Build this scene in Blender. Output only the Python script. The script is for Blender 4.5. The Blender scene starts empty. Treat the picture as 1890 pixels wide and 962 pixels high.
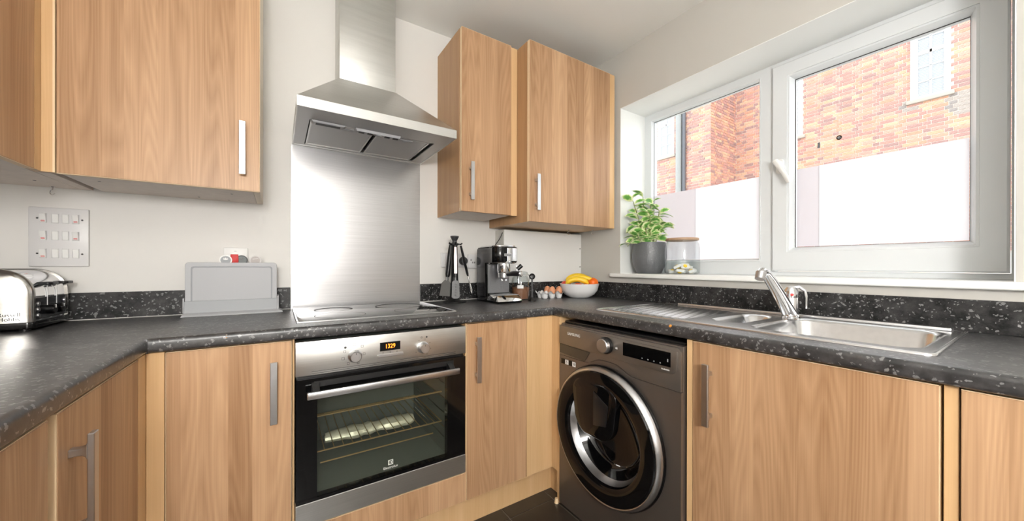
import bpy, bmesh, math, random
from mathutils import Vector, Matrix, Euler

S = bpy.context.scene
COL = S.collection
R = math.radians
random.seed(7)

# ------------------------------------------------------------------ camera
F_PX, YAW, PITCH, ROLL = 660.28, R(33.14), R(-0.055), R(0.11)
cam_d = bpy.data.cameras.new('camera')
cam_d.sensor_fit = 'HORIZONTAL'
cam_d.sensor_width = 36.0
cam_d.lens = F_PX / 1890.0 * 36.0
cam_d.shift_y = 11.58 / 1890.0
cam_d.clip_start = 0.02
cam_d.clip_end = 200
cam = bpy.data.objects.new('camera', cam_d)
COL.objects.link(cam)
fw = Vector((math.sin(YAW) * math.cos(PITCH), math.cos(YAW) * math.cos(PITCH), math.sin(PITCH)))
rt0 = Vector((math.cos(YAW), -math.sin(YAW), 0))
up0 = rt0.cross(fw)
rt = rt0 * math.cos(ROLL) + up0 * math.sin(ROLL)
up = up0 * math.cos(ROLL) - rt0 * math.sin(ROLL)
m = Matrix((rt, up, -fw)).transposed().to_4x4()
m.translation = Vector((-1.7514, -1.9159, 1.1025))
cam.matrix_world = m
S.camera = cam

# ------------------------------------------------------------------ world, lights, exposure
w = bpy.data.worlds.new('overcast_sky')
S.world = w
w.use_nodes = True
bgn = w.node_tree.nodes['Background']
bgn.inputs[0].default_value = (0.93, 0.97, 1.0, 1)
bgn.inputs[1].default_value = 1.9
S.view_settings.view_transform = 'Standard'
S.view_settings.look = 'None'
S.view_settings.gamma = 1.0
S.view_settings.use_curve_mapping = False
S.view_settings.exposure = 0.92
FILL_L = 40.0  # strength of the added fill lamp, unseen behind the viewer
FILL_COL = (1.0, 0.98, 0.955)
S.cycles.use_denoising = True
S.cycles.max_bounces = 10
S.cycles.sample_clamp_indirect = 6.0

# ------------------------------------------------------------------ dimensions of the kitchen
YF, YC = -0.5856, -0.6012       # back run: door faces, worktop edge
XF, XC = -0.644, -0.6575        # right run
XLF, XLC = -2.047, -2.040       # left run
ZC, ZW = 0.9084, 0.8704         # worktop top and underside
ZD, ZB = 0.8644, 0.1408         # base doors
XL, YN, ZCEIL = -2.64, -3.3, 2.414
WY0, WY1, WZ0, WZ1, WX = -1.8477, -0.4435, 1.0615, 2.069, 0.232

# ------------------------------------------------------------------ mesh helper
class B:
    def __init__(self):
        self.bm = bmesh.new()

    def box(self, x0, x1, y0, y1, z0, z1):
        x0, x1 = sorted((x0, x1)); y0, y1 = sorted((y0, y1)); z0, z1 = sorted((z0, z1))
        v = [self.bm.verts.new(p) for p in ((x0, y0, z0), (x1, y0, z0), (x1, y1, z0), (x0, y1, z0),
                                            (x0, y0, z1), (x1, y0, z1), (x1, y1, z1), (x0, y1, z1))]
        for f in ((3, 2, 1, 0), (4, 5, 6, 7), (0, 1, 5, 4), (1, 2, 6, 5), (2, 3, 7, 6), (3, 0, 4, 7)):
            self.bm.faces.new([v[i] for i in f])
        return self

    def loft(self, loops, ring=False, caps=True):
        vs = [[self.bm.verts.new(p) for p in L] for L in loops]
        n = len(vs[0])
        k = len(vs) if ring else len(vs) - 1
        for i in range(k):
            a, b = vs[i], vs[(i + 1) % len(vs)]
            for j in range(n):
                try:
                    self.bm.faces.new((a[j], a[(j + 1) % n], b[(j + 1) % n], b[j]))
                except ValueError:
                    pass
        if caps and not ring:
            self.bm.faces.new(list(reversed(vs[0])))
            self.bm.faces.new(vs[-1])
        return self

    def prism(self, pts, axis, a0, a1):
        """pts: 2D outline in the two other axes (in x,y,z order)"""
        def mk(p, a):
            q = list(p)
            q.insert('xyz'.index(axis), a)
            return q
        return self.loft([[mk(p, a0) for p in pts], [mk(p, a1) for p in pts]])

    def lathe(self, prof, o=(0, 0, 0), axis=(0, 0, 1), seg=32, caps=False):
        o = Vector(o)
        q = Vector((0, 0, 1)).rotation_difference(Vector(axis).normalized())
        rows = []
        for (r, h) in prof:
            if r < 1e-6:
                rows.append([self.bm.verts.new(o + q @ Vector((0, 0, h)))])
            else:
                rows.append([self.bm.verts.new(o + q @ Vector((r * math.cos(2 * math.pi * i / seg),
                                                               r * math.sin(2 * math.pi * i / seg), h))) for i in range(seg)])
        for a, b in zip(rows, rows[1:]):
            for i in range(seg):
                j = (i + 1) % seg
                if len(a) == 1 and len(b) == 1:
                    continue
                if len(a) == 1:
                    self.bm.faces.new((a[0], b[j], b[i]))
                elif len(b) == 1:
                    self.bm.faces.new((a[i], a[j], b[0]))
                else:
                    self.bm.faces.new((a[i], a[j], b[j], b[i]))
        if caps:
            if len(rows[0]) > 1:
                self.bm.faces.new(list(reversed(rows[0])))
            if len(rows[-1]) > 1:
                self.bm.faces.new(rows[-1])
        return self

    def cyl(self, p0, p1, r0, r1=None, seg=20):
        p0, p1 = Vector(p0), Vector(p1)
        d = p1 - p0
        return self.lathe([(r0, 0), (r0 if r1 is None else r1, d.length)], p0, d, seg, caps=True)

    def tube(self, pts, rad, seg=8, flat=1.0, side=None):
        pts = [Vector(p) for p in pts]
        n = len(pts)
        rad = rad if isinstance(rad, (list, tuple)) else [rad] * n
        loops = []
        prev = None
        for i, p in enumerate(pts):
            t = (pts[min(i + 1, n - 1)] - pts[max(i - 1, 0)]).normalized()
            if side is not None:
                u = Vector(side)
            elif prev is None:
                u = Vector((0, 0, 1)) if abs(t.z) < 0.9 else Vector((1, 0, 0))
            else:
                u = prev
            u = (u - t * u.dot(t)).normalized()
            v = t.cross(u)
            prev = u
            loops.append([p + (u * math.cos(2 * math.pi * k / seg) + v * math.sin(2 * math.pi * k / seg) * flat) * rad[i]
                          for k in range(seg)])
        return self.loft(loops)

    def ball(self, c, rx, ry=None, rz=None, seg=20, rings=12):
        ry = rx if ry is None else ry
        rz = rx if rz is None else rz
        n0 = len(self.bm.verts)
        self.lathe([(math.sin(math.pi * i / rings), -math.cos(math.pi * i / rings)) for i in range(rings + 1)], seg=seg)
        self.bm.verts.ensure_lookup_table()
        for v in self.bm.verts[n0:]:
            v.co = Vector((c[0] + v.co.x * rx, c[1] + v.co.y * ry, c[2] + v.co.z * rz))
        return self


def rect(axis, a, b0, b1, c0, c1):
    """rectangle loop on plane axis = a"""
    out = []
    for (b, c) in ((b0, c0), (b1, c0), (b1, c1), (b0, c1)):
        q = [b, c]
        q.insert('xyz'.index(axis), a)
        out.append(q)
    return out


def rrect(cx, cy, hx, hy, r, n=5):
    """rounded 2D rectangle"""
    out = []
    for (sx, sy, a0) in ((1, 1, 0), (-1, 1, 90), (-1, -1, 180), (1, -1, 270)):
        for i in range(n + 1):
            a = R(a0 + 90 * i / n)
            out.append((cx + sx * (hx - r) + r * math.cos(a), cy + sy * (hy - r) + r * math.sin(a)))
    return out


def world_loc(o):
    mt = Matrix.Identity(4)
    while o is not None:
        mt = o.matrix_basis @ mt
        o = o.parent
    return mt


def part(name, b, mat, parent=None, bevel=0.0, seg=2, world=True, sharp=35, smooth=True):
    bm = b.bm
    bmesh.ops.recalc_face_normals(bm, faces=bm.faces)
    if bevel > 0:
        es = [e for e in bm.edges if len(e.link_faces) == 2 and e.calc_face_angle(0) > R(30)]
        if es:
            bmesh.ops.bevel(bm, geom=es, offset=bevel, segments=seg, affect='EDGES', clamp_overlap=True, profile=0.5)
    if world and parent is not None:
        bm.transform(world_loc(parent).inverted())
    me = bpy.data.meshes.new(name)
    bm.to_mesh(me)
    bm.free()
    if smooth:
        me.shade_smooth()
        me.set_sharp_from_angle(angle=R(sharp))
    for mm in (mat if isinstance(mat, (list, tuple)) else [mat]):
        me.materials.append(mm)
    o = bpy.data.objects.new(name, me)
    COL.objects.link(o)
    if parent is not None:
        o.parent = parent
    return o


def tag(o, label=None, cat=None, group=None, kind=None):
    if label: o['label'] = label
    if cat: o['category'] = cat
    if group: o['group'] = group
    if kind: o['kind'] = kind
    return o


def thing(name, label, cat, loc=(0, 0, 0), rz=0.0, group=None):
    o = bpy.data.objects.new(name, None)
    o.empty_display_size = 0.05
    COL.objects.link(o)
    o.location = loc
    o.rotation_euler = (0, 0, rz)
    return tag(o, label, cat, group)


def struct(name, b, mat, **k):
    return tag(part(name, b, mat, **k), kind='structure')


def dup(o, loc=None, rot=None, scale=None, label=None, parent='same'):
    c = o.copy()
    COL.objects.link(c)
    if parent != 'same': c.parent = parent
    if loc is not None: c.location = loc
    if rot is not None: c.rotation_euler = rot
    if scale is not None: c.scale = scale
    if label: c['label'] = label
    for ch in list(o.children):
        dup(ch, parent=c)
    return c


def text(name, s, size, pos, right, upv, mat, parent=None, extrude=0.0004, sx=1.0):
    cu = bpy.data.curves.new('lettering', 'FONT')
    cu.body = s
    cu.size = size
    cu.align_x = 'CENTER'
    cu.align_y = 'CENTER'
    cu.extrude = extrude
    cu.resolution_u = 3
    t = bpy.data.objects.new('lettering', cu)
    COL.objects.link(t)
    dg = bpy.context.evaluated_depsgraph_get()
    me = bpy.data.meshes.new_from_object(t.evaluated_get(dg))
    bpy.data.objects.remove(t)
    bpy.data.curves.remove(cu)
    rv, uv = Vector(right).normalized(), Vector(upv).normalized()
    mt = Matrix((rv * sx, uv, rv.cross(uv))).transposed().to_4x4()
    mt.translation = Vector(pos)
    if parent is not None:
        mt = world_loc(parent).inverted() @ mt
    me.transform(mt)
    me.materials.clear()
    me.materials.append(mat)
    me.name = name
    o = bpy.data.objects.new(name, me)
    COL.objects.link(o)
    if parent is not None: o.parent = parent
    return o


# ------------------------------------------------------------------ materials
def sr(r, g, b):
    f = lambda c: (c / 255 / 12.92) if c / 255 <= 0.04045 else ((c / 255 + 0.055) / 1.055) ** 2.4
    return (f(r), f(g), f(b), 1)


def mat0(name):
    mt = bpy.data.materials.new(name)
    mt.use_nodes = True
    nt = mt.node_tree
    return mt, nt, nt.nodes['Principled BSDF']


def plain(name, col, rough=0.5, metal=0.0, emit=0, bump=0, bscale=80, spec=None, coat=0, var=0.0):
    mt, nt, p = mat0(name)
    p.inputs['Base Color'].default_value = col
    p.inputs['Roughness'].default_value = rough
    p.inputs['Metallic'].default_value = metal
    if spec is not None: p.inputs['Specular IOR Level'].default_value = spec
    if coat:
        p.inputs['Coat Weight'].default_value = coat
        p.inputs['Coat Roughness'].default_value = 0.05
    if emit:
        p.inputs['Emission Color'].default_value = col
        p.inputs['Emission Strength'].default_value = emit
    if bump or var:
        tc = nt.nodes.new('ShaderNodeTexCoord')
        nz = nt.nodes.new('ShaderNodeTexNoise')
        nz.inputs['Scale'].default_value = bscale
        nz.inputs['Detail'].default_value = 4
        nt.links.new(tc.outputs['Object'], nz.inputs['Vector'])
        if bump:
            bp = nt.nodes.new('ShaderNodeBump')
            bp.inputs['Strength'].default_value = bump
            bp.inputs['Distance'].default_value = 0.002
            nt.links.new(nz.outputs['Fac'], bp.inputs['Height'])
            nt.links.new(bp.outputs['Normal'], p.inputs['Normal'])
        if var:
            rp = nt.nodes.new('ShaderNodeValToRGB')
            rp.color_ramp.elements[0].position = 0.3
            rp.color_ramp.elements[1].position = 0.7
            rp.color_ramp.elements[0].color = tuple(c * (1 - var) for c in col[:3]) + (1,)
            rp.color_ramp.elements[1].color = tuple(min(1, c * (1 + var)) for c in col[:3]) + (1,)
            nt.links.new(nz.outputs['Fac'], rp.inputs['Fac'])
            nt.links.new(rp.outputs['Color'], p.inputs['Base Color'])
    return mt


def wood(name, lo, hi, plank=0.085, stripes=0.55, rough=0.38):
    """vertical-grain wood-effect board: planks of differing tone, fine pores and cathedral figure"""
    mt, nt, p = mat0(name)
    N, L = nt.nodes.new, nt.links.new
    def mth(op, a, b=None):
        n = N('ShaderNodeMath'); n.operation = op
        for i, v in enumerate((a, b)):
            if v is None: continue
            if isinstance(v, (int, float)): n.inputs[i].default_value = v
            else: L(v, n.inputs[i])
        return n.outputs[0]
    tc = N('ShaderNodeTexCoord')
    oi = N('ShaderNodeObjectInfo')
    sp = N('ShaderNodeSeparateXYZ'); L(tc.outputs['Object'], sp.inputs[0])
    off = mth('MULTIPLY', oi.outputs['Random'], 7.3)
    h = mth('ADD', mth('ADD', sp.outputs[0], sp.outputs[1]), off)
    z = mth('ADD', sp.outputs[2], mth('MULTIPLY', oi.outputs['Random'], 13.7))
    # planks
    wob = N('ShaderNodeTexNoise'); wob.noise_dimensions = '1D'; wob.inputs['Scale'].default_value = 5.0
    L(h, wob.inputs['W'])
    hp = mth('ADD', mth('DIVIDE', h, plank), mth('MULTIPLY', wob.outputs['Fac'], 1.6))
    pk = mth('FLOOR', hp)
    wn = N('ShaderNodeTexWhiteNoise'); wn.noise_dimensions = '1D'; L(pk, wn.inputs['W'])
    # cathedral figure: stretched noise rings
    cb = N('ShaderNodeCombineXYZ')
    L(mth('MULTIPLY', h, 8.0), cb.inputs[0]); L(mth('MULTIPLY', wn.outputs['Value'], 31.0), cb.inputs[1]); L(mth('MULTIPLY', z, 0.55), cb.inputs[2])
    n1 = N('ShaderNodeTexNoise'); n1.inputs['Scale'].default_value = 1.2; n1.inputs['Detail'].default_value = 1.0
    L(cb.outputs[0], n1.inputs['Vector'])
    rings = mth('ABSOLUTE', mth('SUBTRACT', mth('FRACT', mth('MULTIPLY', n1.outputs['Fac'], 22.0)), 0.5))
    # fine pores
    cb2 = N('ShaderNodeCombineXYZ')
    L(mth('MULTIPLY', h, 300.0), cb2.inputs[0]); L(mth('MULTIPLY', z, 3.0), cb2.inputs[2])
    n2 = N('ShaderNodeTexNoise'); n2.inputs['Scale'].default_value = 1.0; n2.inputs['Detail'].default_value = 3.0
    L(cb2.outputs[0], n2.inputs['Vector'])
    cb3 = N('ShaderNodeCombineXYZ')
    L(mth('MULTIPLY', h, 26.0), cb3.inputs[0]); L(mth('MULTIPLY', z, 0.9), cb3.inputs[2])
    n3 = N('ShaderNodeTexNoise'); n3.inputs['Scale'].default_value = 1.0; n3.inputs['Detail'].default_value = 2.0
    L(cb3.outputs[0], n3.inputs['Vector'])
    t = mth('ADD', mth('MULTIPLY', wn.outputs['Value'], 0.44 * stripes), mth('MULTIPLY', rings, 0.44 * stripes))
    t = mth('ADD', t, mth('MULTIPLY', n2.outputs['Fac'], 0.34))
    t = mth('ADD', t, mth('MULTIPLY', n3.outputs['Fac'], 0.42))
    rp = N('ShaderNodeValToRGB')
    rp.color_ramp.elements[0].position = 0.26; rp.color_ramp.elements[0].color = lo
    rp.color_ramp.elements[1].position = 0.80; rp.color_ramp.elements[1].color = hi
    L(t, rp.inputs['Fac'])
    L(rp.outputs['Color'], p.inputs['Base Color'])
    p.inputs['Roughness'].default_value = rough
    p.inputs['Specular IOR Level'].default_value = 0.35
    return mt


def speckled(name, spec=0.7, coat=0.35, lo=(26, 26, 28), hi=(74, 73, 74)):
    """black-grey worktop laminate with pale mineral chips"""
    mt, nt, p = mat0(name)
    N, L = nt.nodes.new, nt.links.new
    tc = N('ShaderNodeTexCoord')
    n1 = N('ShaderNodeTexNoise'); n1.inputs['Scale'].default_value = 22; n1.inputs['Detail'].default_value = 6; n1.inputs['Roughness'].default_value = 0.7
    L(tc.outputs['Object'], n1.inputs['Vector'])
    r1 = N('ShaderNodeValToRGB')
    r1.color_ramp.elements[0].position = 0.38; r1.color_ramp.elements[0].color = sr(*lo)
    r1.color_ramp.elements[1].position = 0.72; r1.color_ramp.elements[1].color = sr(*hi)
    L(n1.outputs['Fac'], r1.inputs['Fac'])
    # chips
    dist = N('ShaderNodeTexNoise'); dist.inputs['Scale'].default_value = 90; dist.inputs['Detail'].default_value = 2
    L(tc.outputs['Object'], dist.inputs['Vector'])
    mx0 = N('ShaderNodeMixRGB'); mx0.blend_type = 'ADD'; mx0.inputs['Fac'].default_value = 0.016
    L(tc.outputs['Object'], mx0.inputs[1]); L(dist.outputs['Color'], mx0.inputs[2])
    v = N('ShaderNodeTexVoronoi'); v.inputs['Scale'].default_value = 58
    L(mx0.outputs[0], v.inputs['Vector'])
    sz = N('ShaderNodeSeparateColor'); L(v.outputs['Color'], sz.inputs[0])
    pick = N('ShaderNodeMath'); pick.operation = 'MULTIPLY_ADD'   # size per cell, most cells none
    L(sz.outputs[0], pick.inputs[0]); pick.inputs[1].default_value = 1.3; pick.inputs[2].default_value = -0.97
    lt = N('ShaderNodeMath'); lt.operation = 'LESS_THAN'
    L(v.outputs['Distance'], lt.inputs[0]); L(pick.outputs[0], lt.inputs[1])
    fm = N('ShaderNodeMath'); fm.operation = 'MULTIPLY'; L(lt.outputs[0], fm.inputs[0]); L(sz.outputs[1], fm.inputs[1])
    mx = N('ShaderNodeMixRGB'); L(fm.outputs[0], mx.inputs['Fac'])
    L(r1.outputs['Color'], mx.inputs[1]); mx.inputs[2].default_value = sr(150, 150, 149)
    # tiny sparkle
    v2 = N('ShaderNodeTexVoronoi'); v2.inputs['Scale'].default_value = 150
    L(mx0.outputs[0], v2.inputs['Vector'])
    sz2 = N('ShaderNodeSeparateColor'); L(v2.outputs['Color'], sz2.inputs[0])
    p2 = N('ShaderNodeMath'); p2.operation = 'MULTIPLY_ADD'; L(sz2.outputs[0], p2.inputs[0]); p2.inputs[1].default_value = 2.2; p2.inputs[2].default_value = -1.5
    l2 = N('ShaderNodeMath'); l2.operation = 'LESS_THAN'; L(v2.outputs['Distance'], l2.inputs[0]); L(p2.outputs[0], l2.inputs[1])
    f2 = N('ShaderNodeMath'); f2.operation = 'MULTIPLY'; L(l2.outputs[0], f2.inputs[0]); f2.inputs[1].default_value = 0.55
    mx2 = N('ShaderNodeMixRGB'); L(f2.outputs[0], mx2.inputs['Fac']); L(mx.outputs[0], mx2.inputs[1]); mx2.inputs[2].default_value = sr(150, 150, 150)
    L(mx2.outputs[0], p.inputs['Base Color'])
    p.inputs['Roughness'].default_value = 0.38
    p.inputs['Specular IOR Level'].default_value = spec
    p.inputs['Coat Weight'].default_value = coat
    p.inputs['Coat Roughness'].default_value = 0.30
    bp = N('ShaderNodeBump'); bp.inputs['Strength'].default_value = 0.12; bp.inputs['Distance'].default_value = 0.0008
    n4 = N('ShaderNodeTexNoise'); n4.inputs['Scale'].default_value = 260; L(tc.outputs['Object'], n4.inputs['Vector'])
    L(n4.outputs['Fac'], bp.inputs['Height']); L(bp.outputs['Normal'], p.inputs['Normal'])
    return mt


def steel(name, col, rough=0.28, grain=(4, 4, 300), strength=0.25, var=0.12):
    mt, nt, p = mat0(name)
    N, L = nt.nodes.new, nt.links.new
    tc = N('ShaderNodeTexCoord')
    mp = N('ShaderNodeMapping'); mp.inputs['Scale'].default_value = grain
    L(tc.outputs['Object'], mp.inputs['Vector'])
    nz = N('ShaderNodeTexNoise'); nz.inputs['Scale'].default_value = 1; nz.inputs['Detail'].default_value = 5
    L(mp.outputs[0], nz.inputs['Vector'])
    bp = N('ShaderNodeBump'); bp.inputs['Strength'].default_value = strength; bp.inputs['Distance'].default_value = 0.0006
    L(nz.outputs['Fac'], bp.inputs['Height']); L(bp.outputs['Normal'], p.inputs['Normal'])
    rp = N('ShaderNodeValToRGB')
    rp.color_ramp.elements[0].position = 0.3; rp.color_ramp.elements[0].color = tuple(c * (1 - var) for c in col[:3]) + (1,)
    rp.color_ramp.elements[1].position = 0.7; rp.color_ramp.elements[1].color = tuple(min(1, c * (1 + var)) for c in col[:3]) + (1,)
    L(nz.outputs['Fac'], rp.inputs['Fac']); L(rp.outputs['Color'], p.inputs['Base Color'])
    p.inputs['Metallic'].default_value = 1.0
    p.inputs['Roughness'].default_value = rough
    return mt


def glass(name, tint=(1, 1, 1, 1), gloss=1.0, rough=0.0, haze=0.0, hazecol=(1, 1, 1, 1), power=5.0):
    """thin clear glazing: see-through with mirror reflections that grow at grazing angles"""
    mt = bpy.data.materials.new(name); mt.use_nodes = True
    nt = mt.node_tree; nt.nodes.clear()
    N, L = nt.nodes.new, nt.links.new
    out = N('ShaderNodeOutputMaterial')
    tr = N('ShaderNodeBsdfTransparent'); tr.inputs[0].default_value = tint
    gl = N('ShaderNodeBsdfGlossy'); gl.inputs['Roughness'].default_value = rough
    fr = N('ShaderNodeLayerWeight')
    pw = N('ShaderNodeMath'); pw.operation = 'POWER'; L(fr.outputs['Facing'], pw.inputs[0]); pw.inputs[1].default_value = power
    sc_ = N('ShaderNodeMath'); sc_.operation = 'MULTIPLY_ADD'; L(pw.outputs[0], sc_.inputs[0]); sc_.inputs[1].default_value = 0.8; sc_.inputs[2].default_value = 0.045
    ml = N('ShaderNodeMath'); ml.operation = 'MULTIPLY'; L(sc_.outputs[0], ml.inputs[0]); ml.inputs[1].default_value = gloss
    mx = N('ShaderNodeMixShader')
    L(ml.outputs[0], mx.inputs[0]); L(tr.outputs[0], mx.inputs[1]); L(gl.outputs[0], mx.inputs[2])
    last = mx.outputs[0]
    if haze:
        df = N('ShaderNodeBsdfDiffuse'); df.inputs[0].default_value = hazecol
        m2 = N('ShaderNodeMixShader'); m2.inputs[0].default_value = haze
        L(last, m2.inputs[1]); L(df.outputs[0], m2.inputs[2]); last = m2.outputs[0]
    L(last, out.inputs[0])
    return mt


def frosted(name, col, clear=0.12):
    mt = bpy.data.materials.new(name); mt.use_nodes = True
    nt = mt.node_tree; nt.nodes.clear()
    N, L = nt.nodes.new, nt.links.new
    out = N('ShaderNodeOutputMaterial')
    tl = N('ShaderNodeBsdfTranslucent'); tl.inputs[0].default_value = col
    rf = N('ShaderNodeBsdfRefraction'); rf.inputs['Color'].default_value = col; rf.inputs['Roughness'].default_value = 0.55; rf.inputs['IOR'].default_value = 1.02
    df = N('ShaderNodeBsdfDiffuse'); df.inputs[0].default_value = (0.8, 0.8, 0.82, 1)
    m1 = N('ShaderNodeMixShader'); m1.inputs[0].default_value = clear
    L(tl.outputs[0], m1.inputs[1]); L(rf.outputs[0], m1.inputs[2])
    m2 = N('ShaderNodeMixShader'); m2.inputs[0].default_value = 0.15
    L(m1.outputs[0], m2.inputs[1]); L(df.outputs[0], m2.inputs[2])
    L(m2.outputs[0], out.inputs[0])
    return mt


def attr_mat(name, rough=0.85, bump=0.5):
    mt, nt, p = mat0(name)
    N, L = nt.nodes.new, nt.links.new
    at = N('ShaderNodeAttribute'); at.attribute_name = 'tone'
    tc = N('ShaderNodeTexCoord')
    nz = N('ShaderNodeTexNoise'); nz.inputs['Scale'].default_value = 45; nz.inputs['Detail'].default_value = 4
    L(tc.outputs['Object'], nz.inputs['Vector'])
    rp = N('ShaderNodeValToRGB')
    rp.color_ramp.elements[0].position = 0.3; rp.color_ramp.elements[0].color = (0.72, 0.7, 0.7, 1)
    rp.color_ramp.elements[1].position = 0.65; rp.color_ramp.elements[1].color = (1.1, 1.1, 1.1, 1)
    L(nz.outputs['Fac'], rp.inputs['Fac'])
    mx = N('ShaderNodeMixRGB'); mx.blend_type = 'MULTIPLY'; mx.inputs[0].default_value = 1
    L(at.outputs['Color'], mx.inputs[1]); L(rp.outputs['Color'], mx.inputs[2])
    L(mx.outputs[0], p.inputs['Base Color'])
    p.inputs['Roughness'].default_value = rough
    return mt


M = {}
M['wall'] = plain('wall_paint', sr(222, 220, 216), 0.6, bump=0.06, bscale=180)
M['wall_r'] = plain('dimmed_wall_paint', sr(194, 192, 186), 0.6, bump=0.06, bscale=180)  # wall paint darkened in colour for the backlit window wall
M['ceil'] = plain('ceiling_paint', sr(240, 241, 238), 0.7)
M['reveal'] = plain('white_gloss_paint', sr(240, 242, 240), 0.35)
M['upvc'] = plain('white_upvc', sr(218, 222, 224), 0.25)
M['wood'] = wood('walnut_effect', sr(144, 106, 74), sr(200, 163, 127))
M['woodplain'] = wood('maple_effect_edging', sr(200, 162, 116), sr(224, 190, 146), plank=0.2, stripes=0.25)
M['woodside'] = wood('walnut_effect_side', sr(156, 116, 80), sr(194, 156, 114), plank=0.3, stripes=0.3)
M['edge'] = plain('pale_edge_band', sr(232, 206, 168), 0.45)
M['laminate'] = plain('grey_laminate_base', sr(226, 214, 204), 0.5, var=0.05, bscale=30)
M['carcass'] = plain('cream_carcass', sr(236, 222, 202), 0.5)
M['dark'] = plain('dark_gap', sr(50, 36, 26), 0.8)
M['work'] = speckled('speckled_worktop')
M['upst'] = speckled('speckled_upstand', 0.25, 0.0, (16, 16, 17), (66, 65, 65))
M['seal'] = plain('white_sealant', sr(190, 188, 184), 0.5)
M['steel'] = steel('brushed_steel', (0.60, 0.595, 0.575), 0.36, strength=0.08, var=0.05)
M['steel_v'] = steel('brushed_steel_vertical', (0.60, 0.60, 0.575), 0.46, grain=(5, 5, 60), strength=0.06, var=0.05)
M['steel_h'] = steel('splashback_steel', (0.48, 0.48, 0.49), 0.28, grain=(2.5, 2.5, 260), strength=0.2, var=0.07)
M['toaster'] = steel('toaster_brushed_steel', (0.42, 0.41, 0.39), 0.15, grain=(4, 4, 240), strength=0.03, var=0.06)
M['steel_dk'] = plain('filter_mesh_steel', (0.50, 0.50, 0.50, 1), 0.45, 0.55, bump=0.3, bscale=400)
M['sink'] = steel('satin_sink_steel', (0.80, 0.80, 0.81), 0.22, grain=(60, 60, 60), strength=0.06, var=0.04)
M['handle'] = steel('satin_handle', (0.58, 0.58, 0.59), 0.30, grain=(40, 40, 40), strength=0.05, var=0.03)
M['chrome'] = plain('chrome', (0.82, 0.82, 0.83, 1), 0.07, 1.0)
M['graphite'] = plain('graphite_metal', sr(126, 118, 112), 0.36, 0.8)
M['graphite2'] = plain('graphite_fascia', sr(134, 128, 122), 0.36, 0.8)
M['black'] = plain('black_plastic', sr(22, 22, 23), 0.35)
M['gblack'] = plain('gloss_black', sr(9, 9, 10), 0.06, spec=0.4)
M['hob'] = plain('ceramic_hob_glass', sr(14, 14, 16), 0.05, coat=0.4, spec=0.9)
M['grey'] = plain('grey_plastic', sr(168, 169, 172), 0.45)
M['grey2'] = plain('mid_grey_plastic', sr(146, 149, 152), 0.45)
M['white'] = plain('white_plastic', sr(232, 232, 230), 0.35)
M['plate'] = plain('switch_plate_plastic', sr(214, 213, 213), 0.35)
M['red'] = plain('red_print', sr(200, 40, 40), 0.5)
M['orange_led'] = plain('orange_display', (1.0, 0.16, 0.01, 1), 0.4, emit=3.0)
M['ink'] = plain('dark_print', sr(60, 60, 60), 0.5)
M['wink'] = plain('white_print', sr(228, 228, 226), 0.5)
M['cavity'] = plain('oven_enamel', sr(112, 116, 110), 0.3)
M['wire'] = plain('oven_wire', (0.70, 0.50, 0.26, 1), 0.35, 0.8)
M['foil'] = plain('crumpled_foil', (0.95, 0.90, 0.74, 1), 0.4, 0.35, bump=1.0, bscale=90)
M['ovglass'] = glass('oven_window_glass', (0.90, 0.92, 0.89, 1), 0.9)
M['pane'] = glass('window_glass', (0.97, 0.98, 0.98, 1), 0.55)
M['jarglass'] = glass('jar_glass', (0.90, 0.93, 0.93, 1), 1.3, power=2.6)
M['film'] = frosted('frosted_film', (0.90, 0.90, 0.92, 1))
M['film2'] = frosted('frosted_film_overlap', (0.77, 0.75, 0.77, 1))
M['tile'] = plain('dark_floor_tile', sr(52, 46, 40), 0.32, var=0.15, bscale=14)
M['grout'] = plain('floor_grout', sr(112, 104, 96), 0.8)
M['pot'] = plain('grey_ceramic', sr(98, 100, 103), 0.32, bump=0.8, bscale=160)
M['soil'] = plain('potting_soil', sr(52, 40, 30), 0.9, bump=0.8, bscale=60)
M['stem'] = plain('plant_stem', sr(120, 132, 66), 0.5)
M['lid'] = plain('pale_wood_lid', sr(176, 146, 118), 0.55, var=0.1, bscale=40)
M['egg'] = plain('brown_eggshell', sr(214, 148, 108), 0.45, var=0.05, bscale=60)
M['bowl'] = plain('white_porcelain', sr(234, 234, 234), 0.22)
M['banana'] = plain('banana_skin', sr(240, 200, 40), 0.42, var=0.08, bscale=20)
M['bantip'] = plain('banana_stalk', sr(120, 92, 34), 0.6)
M['orange'] = plain('orange_peel', sr(240, 110, 20), 0.42, bump=0.5, bscale=140)
M['apple'] = plain('red_apple_skin', sr(226, 76, 50), 0.32, var=0.18, bscale=22)
M['coffee'] = plain('ground_coffee', sr(128, 84, 58), 0.85, bump=0.8, bscale=120)
M['rose'] = plain('rose_metal', (0.62, 0.46, 0.42, 1), 0.4, 0.8)
M['brick'] = attr_mat('fired_brick')
M['mortar'] = plain('lime_mortar', sr(238, 226, 216), 0.9, var=0.06, bscale=12)
M['outwhite'] = plain('white_window_paint', sr(240, 240, 240), 0.4)
M['blind'] = plain('pale_slat_blind', sr(178, 182, 190), 0.5)
M['stone'] = plain('stone_sill', sr(176, 168, 158), 0.8)
M['pipe'] = plain('grey_downpipe', sr(150, 152, 150), 0.45)
M['paving'] = plain('pale_paving', sr(190, 186, 180), 0.85, var=0.06, bscale=3)
M['render'] = plain('outer_render', sr(214, 210, 204), 0.85)
M['fillglass'] = plain('fill_lamp_glass', FILL_COL + (1,), 0.4, emit=FILL_L)  # glow of the added fill lamp
M['chip'] = plain('exposed_chipboard', sr(206, 140, 60), 0.8)
M['yellow'] = plain('yellow_gel', sr(246, 206, 40), 0.3)
M['bluegel'] = plain('blue_gel', sr(120, 170, 214), 0.3)


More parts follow.
